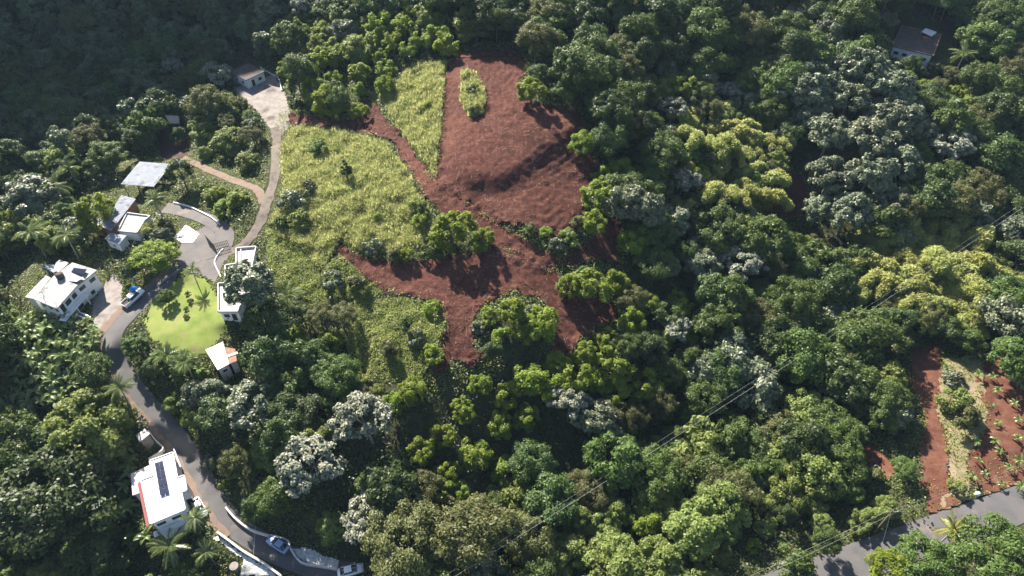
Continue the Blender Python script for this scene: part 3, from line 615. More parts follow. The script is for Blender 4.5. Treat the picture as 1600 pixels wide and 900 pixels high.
# lattice gate at the forecourt
gp = pixl(E_([(330, 225), (400, 302), (515, 268)]), .8)
for k in range(2):
    a, b_ = gp[k], gp[k + 1]; z = float(max(a[2], b_[2])); e = empty('metal_gate', (a[0], a[1], z)); tag(e, ['left leaf of the dark metal gate on the forecourt', 'right leaf of the dark metal gate on the forecourt'][k], 'gate')
    d = b_ - a; L = np.linalg.norm(d[:2])
    for zz in (.15, 1.0, 1.75): MBbar((0, 0), d[:2] * .98, zz, zz + .08, .06).build('rail', 'dark_roof', e)
    for i in range(9): q = d[:2] * (.02 + .94 * i / 8); MB().box(q[0] - .035, q[0] + .035, q[1] - .035, q[1] + .035, -.4, 1.9).build('bar', 'dark_roof', e)
# ------------------------------------------------------------------ vehicles
def loft(st):
    """st: (x, half width low, half width high, z0, z1)"""
    V = []; F = []; m_ = 8
    for x, wl, wh, z0, z1 in st:
        zm = z0 + (z1 - z0) * .55; V += [(x, -wl * .9, z0), (x, -wl, z0 + .12), (x, -wl, zm), (x, -wh, z1), (x, wh, z1), (x, wl, zm), (x, wl, z0 + .12), (x, wl * .9, z0)]
    for i in range(len(st) - 1):
        for k in range(m_): F.append((i * m_ + k, i * m_ + (k + 1) % m_, (i + 1) * m_ + (k + 1) % m_, (i + 1) * m_ + k))
    F += [tuple(range(m_)), tuple(range(len(V) - 1, len(V) - m_ - 1, -1))]; return V, F
def car(a_px, b_px, label, paint, kind='sedan'):
    a, b_ = pixl([a_px, b_px], .6); c_ = (a + b_) / 2; rz = math.atan2(b_[1] - a[1], b_[0] - a[0]); L = 4.5 if kind == 'sedan' else 5.2
    e = empty('pickup_truck' if kind == 'pickup' else 'parked_car', (c_[0], c_[1], float(hgt(c_[0], c_[1])) + .13), rz); tag(e, label, 'truck' if kind == 'pickup' else 'car')
    e.rotation_euler = (0, -math.atan2(b_[2] - a[2], np.hypot(*(b_ - a)[:2])), rz); k = L / 4.5
    if kind == 'sedan':
        V, F = loft([(-2.25 * k, .7, .62, .3, .78), (-2.1 * k, .84, .74, .22, .92), (-1.3 * k, .88, .78, .2, .96), (.85 * k, .88, .78, .2, .94), (1.7 * k, .86, .74, .2, .84), (2.15 * k, .78, .66, .24, .7), (2.25 * k, .66, .55, .32, .6)])
        MB().add(V, F).build('body', paint, e, True)
        V, F = loft([(-1.75, .72, .7, .9, .97), (-1.05, .76, .62, .9, 1.36), (.35, .76, .62, .9, 1.38), (1.15, .72, .68, .88, .95)]); MB().add(V, F).build('window_glass', 'car_glass', e, True)
        MB().box(-1.0, .3, -.6, .6, 1.385, 1.43, .03).build('roof', paint, e)
        for s in (-1, 1):
            for x0, z0, x1, z1 in ((-1.72, .96, -1.0, 1.4), (.3, 1.4, 1.15, .95), (-.35, .95, -.35, 1.4)): MB().tube([(x0, s * .72, z0), (x1, s * .61, z1)] if x0 < x1 or x0 == x1 else [], .035, 5).build('pillar', paint, e)
    else:
        V, F = loft([(-2.6, .84, .8, .45, .95), (-2.55, .92, .88, .38, 1.0), (.3, .92, .86, .36, 1.02), (1.6, .92, .82, .36, 1.05), (2.4, .88, .76, .38, .95), (2.6, .74, .64, .48, .8)]); MB().add(V, F).build('body', paint, e, True)
        V, F = loft([(-.75, .8, .68, 1.0, 1.68), (-.6, .82, .7, 1.0, 1.74), (.65, .82, .7, 1.0, 1.74), (1.45, .8, .74, 1.0, 1.1)]); MB().add(V, F).build('window_glass', 'car_glass', e, True)
        MB().box(-.62, .62, -.68, .68, 1.744, 1.8, .03).build('roof', paint, e)
        bd = MB().box(-2.5, -.85, -.78, .78, 1.004, 1.03).build('cargo_bed', 'dark_roof', e)
        for q in ((-2.58, -.8, -.9, -.8), (-2.58, -.8, .8, .9), (-2.6, -2.5, -.79, .79)): MB().box(q[0], q[1], q[2], q[3], .95, 1.3, .02).build('bed_side', paint, bd)
    r = .32 if kind == 'sedan' else .37
    for x in (-1.4 * k, 1.4 * k):
        for s in (-1, 1):
            wv = put('wheel', MB().tube([(0, -.1, 0), (0, .1, 0)], r, 16).mesh('tyre', 'tyre'), e, (x, s * .8, r - .1)); MB().tube([(0, -.108, 0), (0, .108, 0)], r * .6, 10).build('rim', 'steel', wv)
    for s in (-1, 1):
        MB().box(L / 2 - .16, L / 2 - .02, s * .58 - .16, s * .58 + .16, .56, .7, .03).build('headlight', 'lamp_clear', e); MB().box(-L / 2 + .01, -L / 2 + .12, s * .6 - .14, s * .6 + .14, .62, .78, .03).build('tail_light', 'lamp_red', e)
        MB().box(.75, .95, s * .95 - .09, s * .95 + .09, .95, 1.08, .03).build('mirror', paint, e)
    return e
car(Rr_([(745, 372)])[0], Rr_([(592, 272)])[0], 'pale blue sedan parked at the inner side of the road bend', 'car_silver')
car(Rr_([(1300, 612)])[0], Rr_([(1490, 560)])[0], 'white car at the bottom edge at the end of the stone bank', 'car_white')
car(D([(1275, 625)])[0], D([(1410, 500)])[0], 'white pickup truck parked on the road above the lawn', 'car_white', 'pickup')
car((306, 784), (317, 803), 'white car in the shade between the solar house and the road', 'car_white')
p = pixl(D([(1342, 468)]), .9)[0]; MB().tube([(0, 0, -.2), (0, 0, .05), (0, 0, 1.25), (0, 0, 1.5), (0, 0, 1.62), (0, 0, 1.7)], [.8, .85, .85, .6, .28, .26], 18).build('water_tank', 'blue_plastic', None, True, loc=p)
tag([o for o in COL.objects if o.name.startswith('water_tank') and o.parent is None][0], 'bright blue plastic water tank beside the pickup truck', 'tank')
p = pixl([(1527, 772)], .5)[0]; o = MB().tube([(0, 0, -.1), (0, 0, .8), (0, 0, 1.0), (0, 0, 1.05)], [.4, .42, .3, .12], 12).build('plastic_drum', 'white_paint', None, True, loc=p); tag(o, 'white drum at the lower corner of the crop plot', 'drum')
# ------------------------------------------------------------------ wires and poles
def pole(p, ht, label):
    e = empty('utility_pole', p); tag(e, label, 'pole'); MB().tube([(0, 0, -1), (0, 0, ht * .5), (0, 0, ht + .6)], [.17, .14, .11], 8).build('shaft', 'wood', e); MB().box(-1.1, 1.1, -.06, .06, ht - .05, ht + .08, .01).build('crossarm', 'wood', e)
    for x in (-.9, .9): MB().tube([(x, 0, ht + .08), (x, 0, ht + .28)], .06, 6).build('insulator', 'pale_concrete', e)
    return e
def wire(a, b_, sag, label, r=.016):
    a, b_ = np.array(a), np.array(b_); c_ = a; P = [tuple(a + (b_ - a) * t - c_ + np.array([0, 0, -sag * 4 * t * (1 - t)])) for t in np.linspace(0, 1, 25)]
    o = MB().tube(P, r, 4).build('power_line', 'wire', None, loc=tuple(c_)); tag(o, label, 'wire', 'overhead wires'); return o
wa, wb = pix(676, 918, 11)[0], pix(1622, 305, 11)[0]
pole(wa, 11, 'utility pole below the bottom edge that carries the gully wires'); pole(wb, 11, 'utility pole beyond the right edge that carries the gully wires')
for dx, t in ((-.9, 'upper wire of the pair crossing the gully forest'), (.9, 'lower wire of the pair crossing the gully forest')): wire(wa + (dx, 0, 11.25), wb + (dx, 0, 11.25), 2.2, t,   .012 if dx < 0 else .02)
wc, wd_, we = pix(1366, 832)[0], pix(1150, 915, 8)[0], pix(1640, 716, 8)[0]
for q, t in ((wc, 'utility pole standing in the vines beside the valley road'), (wd_, 'utility pole near the bottom edge beside the valley road'), (we, 'utility pole beyond the right edge by the valley road')): pole(q, 8, t)
for dx, t in ((-.9, 'rear'), (.9, 'front')): wire(wd_ + (dx, 0, 8.25), wc + (dx, 0, 8.25), .5, t + ' wire left of the pole by the valley road', .012); wire(wc + (dx, 0, 8.25), we + (dx, 0, 8.25), .6, t + ' wire right of the pole by the valley road', .008)
g = pix(1374, 866)[0]; wire(wc + (0, 0, 7.5), g, 0, 'guy wire running down to the valley road verge', .02)
g1, g2 = pix(399, 822, 3.2)[0] + (0, 0, 3.2), pix(395, 868, 1.5)[0] + (0, 0, 1.2); wire(g1, g2, .1, 'pale wire hanging across the village road beside the pale blue sedan', .03)

# ------------------------------------------------------------------ plants: shapes
def unit(v): return v / (np.linalg.norm(v, axis=-1, keepdims=True) + 1e-9)
def leaves(P, N, L, Wd, rng, jit=.35, droop=0.0):
    """diamond leaves at P facing N"""
    n = len(P); L = L * (1 - jit / 2 + jit * rng.random(n))[:, None]; Wd = Wd * (1 - jit / 2 + jit * rng.random(n))[:, None]
    T = unit(np.cross(N, rng.normal(size=(n, 3)))); B = np.cross(N, T)
    T = unit(T + np.array([0, 0, -droop]))
    V = np.stack([P - T * L * .5, P + B * Wd * .5 + N * L * .06, P + T * L * .5 - N * L * .08, P - B * Wd * .5 + N * L * .06], 1)
    F = np.arange(n * 4).reshape(n, 4); return V.reshape(-1, 3), F
def crown(rng, Rr, Hc, zc, ncl, nl, leaf, asp=.6, clr=(.13, .34), low=-.35, upn=.45, mod=.28, holes=0.0):
    k = ncl * 3; d = unit(rng.normal(size=(k, 3))); d = d[d[:, 2] > low][:ncl]; k = len(d)
    lob = unit(rng.normal(size=(5, 3))); am = rng.uniform(-mod, mod, 5)
    f = 1 + (np.maximum(0, d @ lob.T) ** 3 * am).sum(1)
    C = d * np.array([Rr, Rr, Hc]) * (f * rng.uniform(.5, .9, k))[:, None] + np.array([0, 0, zc])
    cr = Rr * rng.uniform(*clr, k)
    pick = rng.choice(k, nl, p=cr ** 2 / (cr ** 2).sum())
    e = unit(rng.normal(size=(nl, 3)) + .75 * d[pick] + np.array([0, 0, .35]))
    P = C[pick] + e * (cr[pick] * rng.uniform(.4, 1.0, nl) ** .6 * rng.choice([1.0, 1.0, 1.0, 1.28], nl))[:, None] * np.array([1, 1, .78])
    N = unit(e + np.array([0, 0, upn]) + .55 * rng.normal(size=(nl, 3)))
    return leaves(P, N, leaf * 1.15, leaf * 1.15 * asp, rng, .8)
def trunk(rng, Ht, Rr, zc, Hc, limbs=6, r0=.22, lean=.35):
    b = MB(); tx, ty = rng.uniform(-lean, lean, 2); top = zc + Hc * .25
    b.tube([(0, 0, -.6), (tx * .2, ty * .2, Ht * .3), (tx * .7, ty * .7, Ht * .65), (tx, ty, top)], [r0 * 1.3, r0, r0 * .75, r0 * .35], 7)
    for i in range(limbs):
        a = 2 * math.pi * (i + rng.random() * .6) / limbs; z0 = zc - Hc * rng.uniform(.35, .75); q = rng.uniform(.55, .85)
        b.tube([(tx * .6, ty * .6, z0), (tx * .6 + math.cos(a) * Rr * q * .5, ty * .6 + math.sin(a) * Rr * q * .5, z0 + Hc * .35), (math.cos(a) * Rr * q, math.sin(a) * Rr * q, zc + Hc * rng.uniform(-.1, .35))], [r0 * .5, r0 * .34, r0 * .12], 5)
    return b
PROTO = {}
def tree_proto(kind, n, Rr, Hc, zc, ncl, nl, leaf, lm, bm='bark', **kw):
    out = []
    for i in range(n):
        rng = np.random.default_rng(abs(hash((len(kind), kind[0], kind[-3], i))) % 10 ** 6 if False else sum(map(ord, kind)) * 31 + i)
        V, F = crown(rng, Rr * rng.uniform(.9, 1.1), Hc * rng.uniform(.9, 1.12), zc, ncl, nl, leaf, **kw)
        mats = lm if isinstance(lm, list) else [lm]
        out.append(dict(parts=[('trunk', trunk(rng, zc, Rr, zc, Hc).mesh('trunk', bm, True)), ('crown', mesh_from('crown', V, F, mats[i % len(mats)]))], R=Rr, mid=zc + Hc * .3, top=zc + Hc))
    PROTO[kind] = out
tree_proto('dark_tree', 5, 4.2, 3.2, 6.0, 58, 9000, .34, ['L_dark', 'L_mid', 'L_dark', 'L_mid', 'L_dark'])
tree_proto('olive_tree', 4, 4.0, 3.0, 6.0, 66, 9500, .29, ['L_olive', 'L_mid', 'L_olive'], asp=.5, clr=(.14, .27))
tree_proto('glossy_tree', 4, 4.0, 3.4, 5.8, 44, 6000, .46, ['L_mid', 'L_dark', 'L_grey', 'L_mid'], asp=.55, clr=(.18, .32))
tree_proto('silver_tree', 3, 4.6, 3.0, 7.0, 60, 6500, .44, 'L_silver', 'pale_bark', asp=.7, clr=(.1, .22), upn=.8)
tree_proto('grey_tree', 3, 4.6, 3.2, 6.6, 60, 7000, .46, 'L_grey', 'pale_bark', asp=.6, clr=(.13, .24), upn=.6)
tree_proto('bright_tree', 4, 2.7, 2.9, 3.0, 36, 5200, .34, 'L_bright', asp=.6, clr=(.16, .34), low=-.75)
tree_proto('vine_tree', 4, 4.4, 3.8, 3.6, 50, 8000, .36, 'L_vine', asp=.8, clr=(.17, .3), low=-.75, mod=.5)
tree_proto('dome_tree', 2, 5.0, 3.0, 4.2, 80, 10000, .36, 'L_bright', asp=.55, clr=(.13, .22), low=-.15, mod=.12)
tree_proto('round_tree', 2, 5.0, 4.0, 5.0, 80, 11000, .36, 'L_mid', asp=.55, clr=(.14, .22), low=-.3, mod=.15)
tree_proto('plantation_tree', 4, 2.2, 3.6, 5.0, 26, 3000, .42, 'L_shade', asp=.6, clr=(.22, .4), low=-.6)
def shrub_proto(kind, n, Rr, Hc, zc, ncl, nl, leaf, lm, **kw):
    out = []
    for i in range(n):
        rng = np.random.default_rng(sum(map(ord, kind)) * 17 + i); V, F = crown(rng, Rr, Hc, zc, ncl, nl, leaf, low=-.5, **kw)
        b = MB()
        for k in range(5):
            a = k * 1.26 + rng.random(); b.tube([(0, 0, -.3), (math.cos(a) * Rr * .25, math.sin(a) * Rr * .25, zc * .7), (math.cos(a) * Rr * .6, math.sin(a) * Rr * .6, zc + Hc * .2)], [.06, .045, .015], 5)
        out.append(dict(parts=[('stem', b.mesh('stem', 'bark')), ('foliage', mesh_from('foliage', V, F, lm if isinstance(lm, str) else lm[i % len(lm)]))], R=Rr, mid=zc, top=zc + Hc))
    PROTO[kind] = out
shrub_proto('bright_shrub', 3, 1.5, 1.2, 1.2, 18, 1700, .27, 'L_bright', clr=(.25, .42))
shrub_proto('green_shrub', 4, 1.6, 1.3, 1.2, 18, 1700, .29, ['L_mid', 'L_vine', 'L_olive', 'L_grey'], clr=(.22, .4))
shrub_proto('column_shrub', 1, .8, 2.2, 2.2, 16, 1700, .28, 'L_dark', clr=(.35, .55))
# palms: one frond mesh turned round the crown
def frond_mesh(L, lm, seed, hang=1.0, wide=.75):
    rng = np.random.default_rng(seed); V = []; F = []; n = 22; prev = None
    path = [(L * (.98 * t), L * (.34 * t - .62 * hang * t * t)) for t in np.linspace(0, 1, n + 1)]
    for i in range(1, n + 1):
        x, z = path[i]; t = i / n; ll = wide * L * .42 * (math.sin(math.pi * min(.97, .12 + t * .85)) ** .7)
        for s in (-1, 1):
            a = R_(62 - 28 * t) + rng.normal() * .08; dx = math.cos(a) * ll; dy = math.sin(a) * ll * s; dz = -ll * (.35 + .3 * rng.random()); w_ = .075
            k = len(V); V += [(x - w_, 0, z), (x + w_, 0, z), (x + dx * .6 + w_ * .7, dy * .6, z + dz * .35), (x + dx, dy, z + dz)]; F.append([k, k + 1, k + 3, k + 2] if s < 0 else [k, k + 2, k + 3, k + 1])
    for i in range(n):
        x0, z0 = path[i]; x1, z1 = path[i + 1]; k = len(V); V += [(x0, -.035, z0), (x0, .035, z0), (x1, .03, z1), (x1, -.03, z1)]; F.append([k, k + 1, k + 2, k + 3])
    return mesh_from('frond', V, F, lm)
FR = {'palm': [frond_mesh(3.3, 'L_palm', 1), frond_mesh(3.0, 'L_palm', 2, .7)], 'gold': [frond_mesh(3.4, 'L_gold', 3), frond_mesh(3.1, 'L_gold', 4, .6)]}
b = MB(); b.tube([(0, 0, -.6), (.15, 0, 2), (.25, .1, 4.2), (.2, .1, 6.2)], [.2, .15, .13, .11], 8); PALM_TRUNK = b.mesh('trunk', 'pale_bark', True)
def palm(p, s, label, fr='palm', nf=17, hs=1.0, group='palm trees among the houses and roads'):
    e = empty('palm_tree', p, random.random() * 6.28); e.scale = (s,) * 3; tag(e, label, 'palm', group)
    put('trunk', PALM_TRUNK, e, scale=(1, 1, hs)); 
    for i in range(nf):
        put('frond', FR[fr][i % 2], e, (.2, .1, 6.15 * hs), (random.uniform(-.2, .2), R_(random.choice((-48, -22, 2, 14)) + random.uniform(-9, 9)), i * 2.4 + random.uniform(-.2, .2)), random.uniform(.85, 1.1))
    return e
def banana_leaf(L, Wd, arch):
    V = []; F = []; n = 7
    for i in range(n + 1):
        t = i / n; x = L * (t - .18 * t * t * arch); z = L * (.75 * t - .95 * arch * t * t); w_ = Wd * (math.sin(math.pi * min(1, .06 + t * .94)) ** .55) * .5 if t < 1 else .02
        if i == 0: w_ = .04
        V += [(x, -w_, z + w_ * .35), (x, 0, z), (x, w_, z + w_ * .35)]
        if i: k = 3 * i; F += [[k - 3, k, k + 1, k - 2], [k - 2, k + 1, k + 2, k - 1]]
    return mesh_from('leaf', V, F, 'L_banana')
BL = [banana_leaf(2.0, .62, .9), banana_leaf(2.2, .68, 1.15), banana_leaf(1.8, .58, .55)]
b = MB(); b.tube([(0, 0, -.3), (.03, 0, .9), (.02, .03, 1.9)], [.16, .13, .08], 7); BSTEM = b.mesh('stem', 'culm', True)
def banana(p, s, label, group, nl=8):
    e = empty('banana_plant', p, random.random() * 6.28); e.scale = (s,) * 3; tag(e, label, 'banana plant', group)
    put('stem', BSTEM, e)
    for i in range(nl): put('leaf', BL[i % 3], e, (.02, .03, 1.8), (0, R_(random.uniform(-28, 18)), i * 2.4 + random.uniform(-.3, .3)), random.uniform(.8, 1.15))
    return e
# bamboo: leafy plumes that arch out of one clump
def plume_mesh(seed):
    rng = np.random.default_rng(seed); n = 2300; t = rng.random(n) ** .75; Ln = 9.0
    def path(t): return np.stack([4.4 * t ** 2.3 + .2 * t, 0 * t, Ln * (1.05 * t - .5 * t ** 3.0)], -1)
    tt = .32 + .68 * t; C = path(tt); rad = .72 * np.sin(np.pi * np.clip((tt - .22) / .86, 0, 1)) ** .6 + .12
    rad = rad * (1 + .35 * np.sin(tt * 26 + seed)); e = unit(rng.normal(size=(n, 3)) + np.array([.1, 0, .3]))
    P = C + e * (rad * rng.uniform(.55, 1.05, n))[:, None]
    V, F = leaves(P, unit(e + np.array([0, 0, .5]) + .5 * rng.normal(size=(n, 3))), .56, .17, rng, droop=.6)
    b = MB(); tk = np.linspace(0, 1, 9); b.tube([tuple(p) for p in path(tk)], list(np.linspace(.07, .015, 9)), 5)
    return mesh_from('plume', V, F, 'L_bamboo'), b.mesh('culm', 'culm')
PL = [plume_mesh(s) for s in (1, 2, 3)]
def bamboo(p, s, label, n=22, spread=2.8):
    e = empty('bamboo_clump', p); e.scale = (s,) * 3; tag(e, label, 'bamboo', 'bamboo clumps')
    for i in range(n):
        a = i * 2.4; r = spread * math.sqrt((i + .5) / n); sc = random.uniform(.75, 1.12); rot = (0, R_(random.uniform(-4, 24) * (.25 + r / spread)), a + random.uniform(-.4, .4)); pm, cm = PL[i % 3]
        loc = (math.cos(a) * r, math.sin(a) * r, -.3); put('plume', pm, e, loc, rot, sc); put('culm', cm, e, loc, rot, sc)
    return e
# ------------------------------------------------------------------ plants: placing
LANDMARK = [('the white pavilion roof',227,272),('the long metal shed',185,332),('the white house with roof panels',95,450),('the small blue-walled house',385,115),('the grey concrete yard',415,165),
 ('the dirt lane',360,282),('the green lawn',290,500),('the flat-roofed house by the lawn',365,440),('the small white hut',343,557),('the bright flat-topped tree',237,403),('the house with the solar array',250,770),
 ('the road bend with the pale blue car',432,850),('the banana grove',90,570),('the big dark tree in the lower left corner',70,770),('the upper left plantation slope',120,120),('the tall grass field',540,300),('the narrow grass strip',650,170),
 ('the grass island in the clearing',738,150),('the upper red clearing',800,200),('the lower red terrace',680,430),('the shrubby island below the terrace',800,510),('the pale herb patch',620,530),('the large white-leaved tree',570,655),('the smaller white-leaved tree',480,712),
 ('the pale tree above the parked car',570,805),('the upper bamboo clump',1130,230),('the large right-hand bamboo clump',1440,400),('the silvery grey grove',1350,250),('the brown-roofed house',1437,68),('the wide dark round tree',1130,355),('the gully with the wires',1030,690),
 ('the vine-covered slope',1050,840),('the orange dirt track',1455,650),('the banana crop plot',1560,690),('the valley road',1400,855),('the dark soil patch in the forest',1230,310),('the right rim of the clearing',940,300),('the forest top above the clearing',850,40),('the top right corner',1560,40),('the forest centre right',1200,520),('the forest below the soil spur',900,600),('the slope above the valley road',1300,720),('the woods at the right edge',1560,300),('the trees top centre',560,60)]
LM = np.array([(a[1], a[2]) for a in LANDMARK], float)
SAY = {'dark_tree': ('broadleaf_tree', 'dark green broadleaf tree', 'tree'), 'olive_tree': ('olive_green_tree', 'olive green fine-leaved tree', 'tree'), 'glossy_tree': ('glossy_leaved_tree', 'glossy large-leaved tree', 'tree'), 'silver_tree': ('white_leaved_tree', 'white-leaved tree', 'tree'), 'grey_tree': ('grey_leaved_tree', 'silvery grey-green tree', 'tree'),
 'bright_tree': ('young_tree', 'bright yellow-green young tree', 'tree'), 'vine_tree': ('vine_covered_tree', 'light green vine-covered tree', 'tree'), 'dome_tree': ('flat_topped_tree', 'bright flat-topped tree', 'tree'), 'round_tree': ('round_crowned_tree', 'dense round-crowned tree', 'tree'), 'plantation_tree': ('slender_tree', 'slender shaded tree', 'tree'),
 'bright_shrub': ('bright_shrub', 'bright yellow-green shrub', 'shrub'), 'green_shrub': ('green_shrub', 'leafy green shrub', 'shrub'), 'column_shrub': ('columnar_shrub', 'dark columnar shrub', 'shrub')}
_one = 'nearest second third fourth fifth sixth seventh eighth ninth tenth eleventh twelfth thirteenth fourteenth fifteenth sixteenth seventeenth eighteenth nineteenth'.split()
_ten = 'twent thirt fort fift sixt sevent eight ninet'.split()
def ordinal(k, first='nearest'):
    k += 1
    if k < 20: return first if k == 1 else _one[k - 1]
    t = _ten[min(k // 10, 9) - 2]; return t + 'ieth' if k % 10 == 0 else t + 'y-' + ('first' if k % 10 == 1 else _one[k % 10 - 1])
PENDING = []; SEEN = []   # SEEN: photo discs (u, v, radius, world y) that nearer trees must not cover
def plant(kind, p, s, label=None, rz=None, sz=1.0, var=None):
    PENDING.append([kind, tuple(map(float, p)), s, label, rz, sz, var])
def hero(kind, px, py, s, label=None, sz=1.0, var=None):
    pr = PROTO[kind][0]; p = pix(px, py, pr['mid'] * s * sz)[0]; plant(kind, p, s, label, None, sz, var); see(p, pr['mid'] * s * sz, pr['R'] * s * (1 if label else .3)); return p
def see(p, h, r):
    u, v = project(p[0], p[1], p[2] + h); SEEN.append((float(u), float(v), float(r * FPX / (p[1] * CP + (CAMZ - p[2] - h) * SP)), float(p[1])))
def flush_plants():
    key = {}
    for q in PENDING:
        kind, p, s, label = q[:4]
        if label: continue
        m = PROTO[kind][0]['mid'] * s; u, v = project(p[0], p[1], p[2] + m); u, v = float(u), float(v)
        d = np.hypot(LM[:, 0] - u, LM[:, 1] - v); i = int(d.argmin()); dx, dy = u - LM[i, 0], v - LM[i, 1]
        side = ('right of' if dx > 0 else 'left of') if abs(dx) > abs(dy) else ('below' if dy > 0 else 'above')
        key.setdefault((kind, i, side), []).append((float(d[i]), q))
    for (kind, i, side), L in key.items():
        L.sort(key=lambda a: a[0])
        for k, (_, q) in enumerate(L):
            o_ = ordinal(k)
            q[3] = (o_ + ' ' + SAY[kind][1] + ' ' + side + ' ' + LANDMARK[i][0]) if len(L) > 1 else SAY[kind][1] + ' ' + side + ' ' + LANDMARK[i][0]
    for kind, p, s, label, rz, sz, var in PENDING:
        pr = PROTO[kind][random.randrange(len(PROTO[kind])) if var is None else var % len(PROTO[kind])]
        e = empty(SAY[kind][0], p, random.random() * 6.283 if rz is None else rz); e.scale = (s * random.uniform(.88, 1.14), s * random.uniform(.88, 1.14), s * sz); e.rotation_euler[0] = random.uniform(-.09, .09); e.rotation_euler[1] = random.uniform(-.09, .09)
        tag(e, label, SAY[kind][2], SAY[kind][1] + 's of the hillside')
        for nm, me in pr['parts']: put(nm, me, e)
# ground that must stay open to view (photo pixels)
ROADPIX = []
for nm, (P, wd) in ROADW.items():
    u, v = project(P[:, 0], P[:, 1], P[:, 2]); ROADPIX.append(([(a, c_) for a, c_ in zip(u, v)], 15 if nm != 'valley_road' else 32))
HOUSEPX = [[(355,95),(420,95),(420,135),(390,140)],[(185,245),(270,250),(262,300),(185,305)],[(140,300),(240,300),(235,350),(225,385),(160,385)],[(30,400),(165,400),(165,500),(110,505),(30,475)],[(335,380),(402,380),(380,430),(375,500),(335,505)],[(318,530),(372,530),(372,585),(330,582)],[(200,670),(300,670),(325,800),(260,845),(225,840),(200,760)],[(1392,34),(1494,34),(1480,100),(1440,92),(1394,86)],[(330,790),(360,800),(580,890),(560,905),(330,905)],[(255,175),(285,175),(285,198),(255,198)],[(270,345),(325,345),(325,390),(270,390)]]
OPEN = SOIL[:8] + TALL_GRASS + HERBS + [LAWN, DRY_VERGE] + list(PAVED.values()) + HOUSEPX
def is_open(u, v):
    r = np.zeros(np.shape(u), bool)
    for pl in OPEN: r |= inpoly(u, v, pl)
    for pl, wd in ROADPIX: r |= polyline_dist(np.asarray(u, float), np.asarray(v, float), pl)[0] < wd
    return r
Z_PLANT = [(-80,-80),(430,-80),(430,80),(345,100),(280,190),(180,210),(100,250),(-80,270)]
Z_VINE = [(840,960),(850,850),(900,800),(1020,775),(1150,790),(1250,740),(1330,750),(1440,710),(1440,800),(1330,840),(1260,890),(1180,960)]
Z_VINE2 = [(-60,640),(90,640),(130,560),(220,640),(210,700),(60,700),(-60,720)]
Z_YOUNG = [(690,560),(960,520),(1000,600),(960,640),(760,760),(680,740),(600,610)]
Z_YOUNG2 = [(440,20),(700,20),(700,110),(600,160),(560,200),(450,180)]
Z_RIM = [(900,240),(990,260),(985,470),(900,440),(960,400)]
Z_GREY = [(1230,130),(1390,110),(1430,230),(1390,340),(1280,350),(1240,280)]
Z_GULLY = [(700,900),(1000,680),(1200,590),(1330,480),(1600,330),(1600,470),(1350,560),(1250,660),(1030,760),(830,860),(780,960)]
Z_BANANA = [(0,505),(150,505),(170,560),(150,600),(100,640),(0,650)]
Z_BAN2 = [(120,690),(205,690),(215,800),(240,850),(200,870),(150,830)]
def pick_kind(u, v, r):
    def z(pl): return bool(inpoly(u, v, pl))
    def ch(*a):
        t = 0
        for k, w_ in a:
            t += w_
            if r < t: return k
        return a[-1][0]
    if z(Z_PLANT): return ch(('plantation_tree', .72), ('olive_tree', .12), ('dark_tree', .16))
    if z(Z_VINE) or z(Z_VINE2): return ch(('vine_tree', .72), ('bright_tree', .08), ('green_shrub', .06), ('dark_tree', .14))
    if z(Z_YOUNG): return ch(('bright_tree', .62), ('dark_tree', .14), ('olive_tree', .1), ('glossy_tree', .14))
    if z(Z_RIM): return ch(('bright_tree', .5), ('glossy_tree', .2), ('dark_tree', .3))
    if z(Z_YOUNG2): return ch(('bright_tree', .5), ('dark_tree', .16), ('glossy_tree', .14), ('vine_tree', .2))
    if z(Z_GREY): return 'grey_tree'
    if z(Z_BANANA) or z(Z_BAN2): return None
    if u < 460: return ch(('dark_tree', .45), ('vine_tree', .22), ('olive_tree', .12), ('glossy_tree', .2), ('silver_tree', .01))
    return ch(('dark_tree', .36), ('olive_tree', .2), ('glossy_tree', .27), ('grey_tree', .035), ('silver_tree', .004), ('vine_tree', .06), ('bright_tree', .08))
hero('dome_tree', 238, 400, 1.1, 'bright green flat-topped spreading tree beside the asphalt forecourt', .72, 0)
hero('dark_tree', 75, 770, 2.4, 'huge dark green tree filling the lower left corner', .8, 0)
hero('dark_tree', 150, 860, 1.5, 'dark green tree left of the palm in the lower left corner', .8, 2)
hero('silver_tree', 572, 650, 1.4, 'large white-leaved tree shining below the herb patch', .9, 0)
hero('silver_tree', 485, 712, 1.2, 'white-leaved tree left of the largest white tree', .9, 1)
hero('silver_tree', 572, 800, 1.05, 'pale large-leaved tree above the white car', .85, 2)
hero('olive_tree', 625, 850, 1.7, 'brownish olive tree right of the white car', .85, 0)
hero('olive_tree', 730, 835, 1.9, 'wide olive tree left of the wires at the bottom', .85, 2)
for k, (a, c_, s) in enumerate([(1300,200,1.3),(1365,205,1.4),(1300,265,1.3),(1360,265,1.4),(1330,320,1.35),(1410,250,1.3),(1330,150,1.3),(1280,320,1.0)]):
    hero('grey_tree', a, c_, s, ['upper left', 'upper right', 'middle left', 'central', 'lowest', 'rightmost', 'topmost', 'small lower left'][k] + ' silvery grey-green tree of the grove below the brown-roofed house', .95, k)
hero('silver_tree', 1490, 218, 1.2, 'pale-leaved tree right of the silvery grey grove', .9, 0)
hero('silver_tree', 340, 112, 1.0, 'pale-crowned tree left of the small blue-walled house', 1.0, 1)
hero('silver_tree', 268, 100, .8, 'white-tipped tree at the edge of the shaded slope', 1.1, 2)
hero('silver_tree', 1165, 410, 1.1, 'white-leaved tree below the wide dark round tree', .9, 1)
hero('silver_tree', 1052, 165, .9, 'small white-leaved tree above the upper bamboo clump', .9, 0)
hero('silver_tree', 1138, 138, .75, 'small white-tipped tree top right of the upper bamboo', .9, 2)
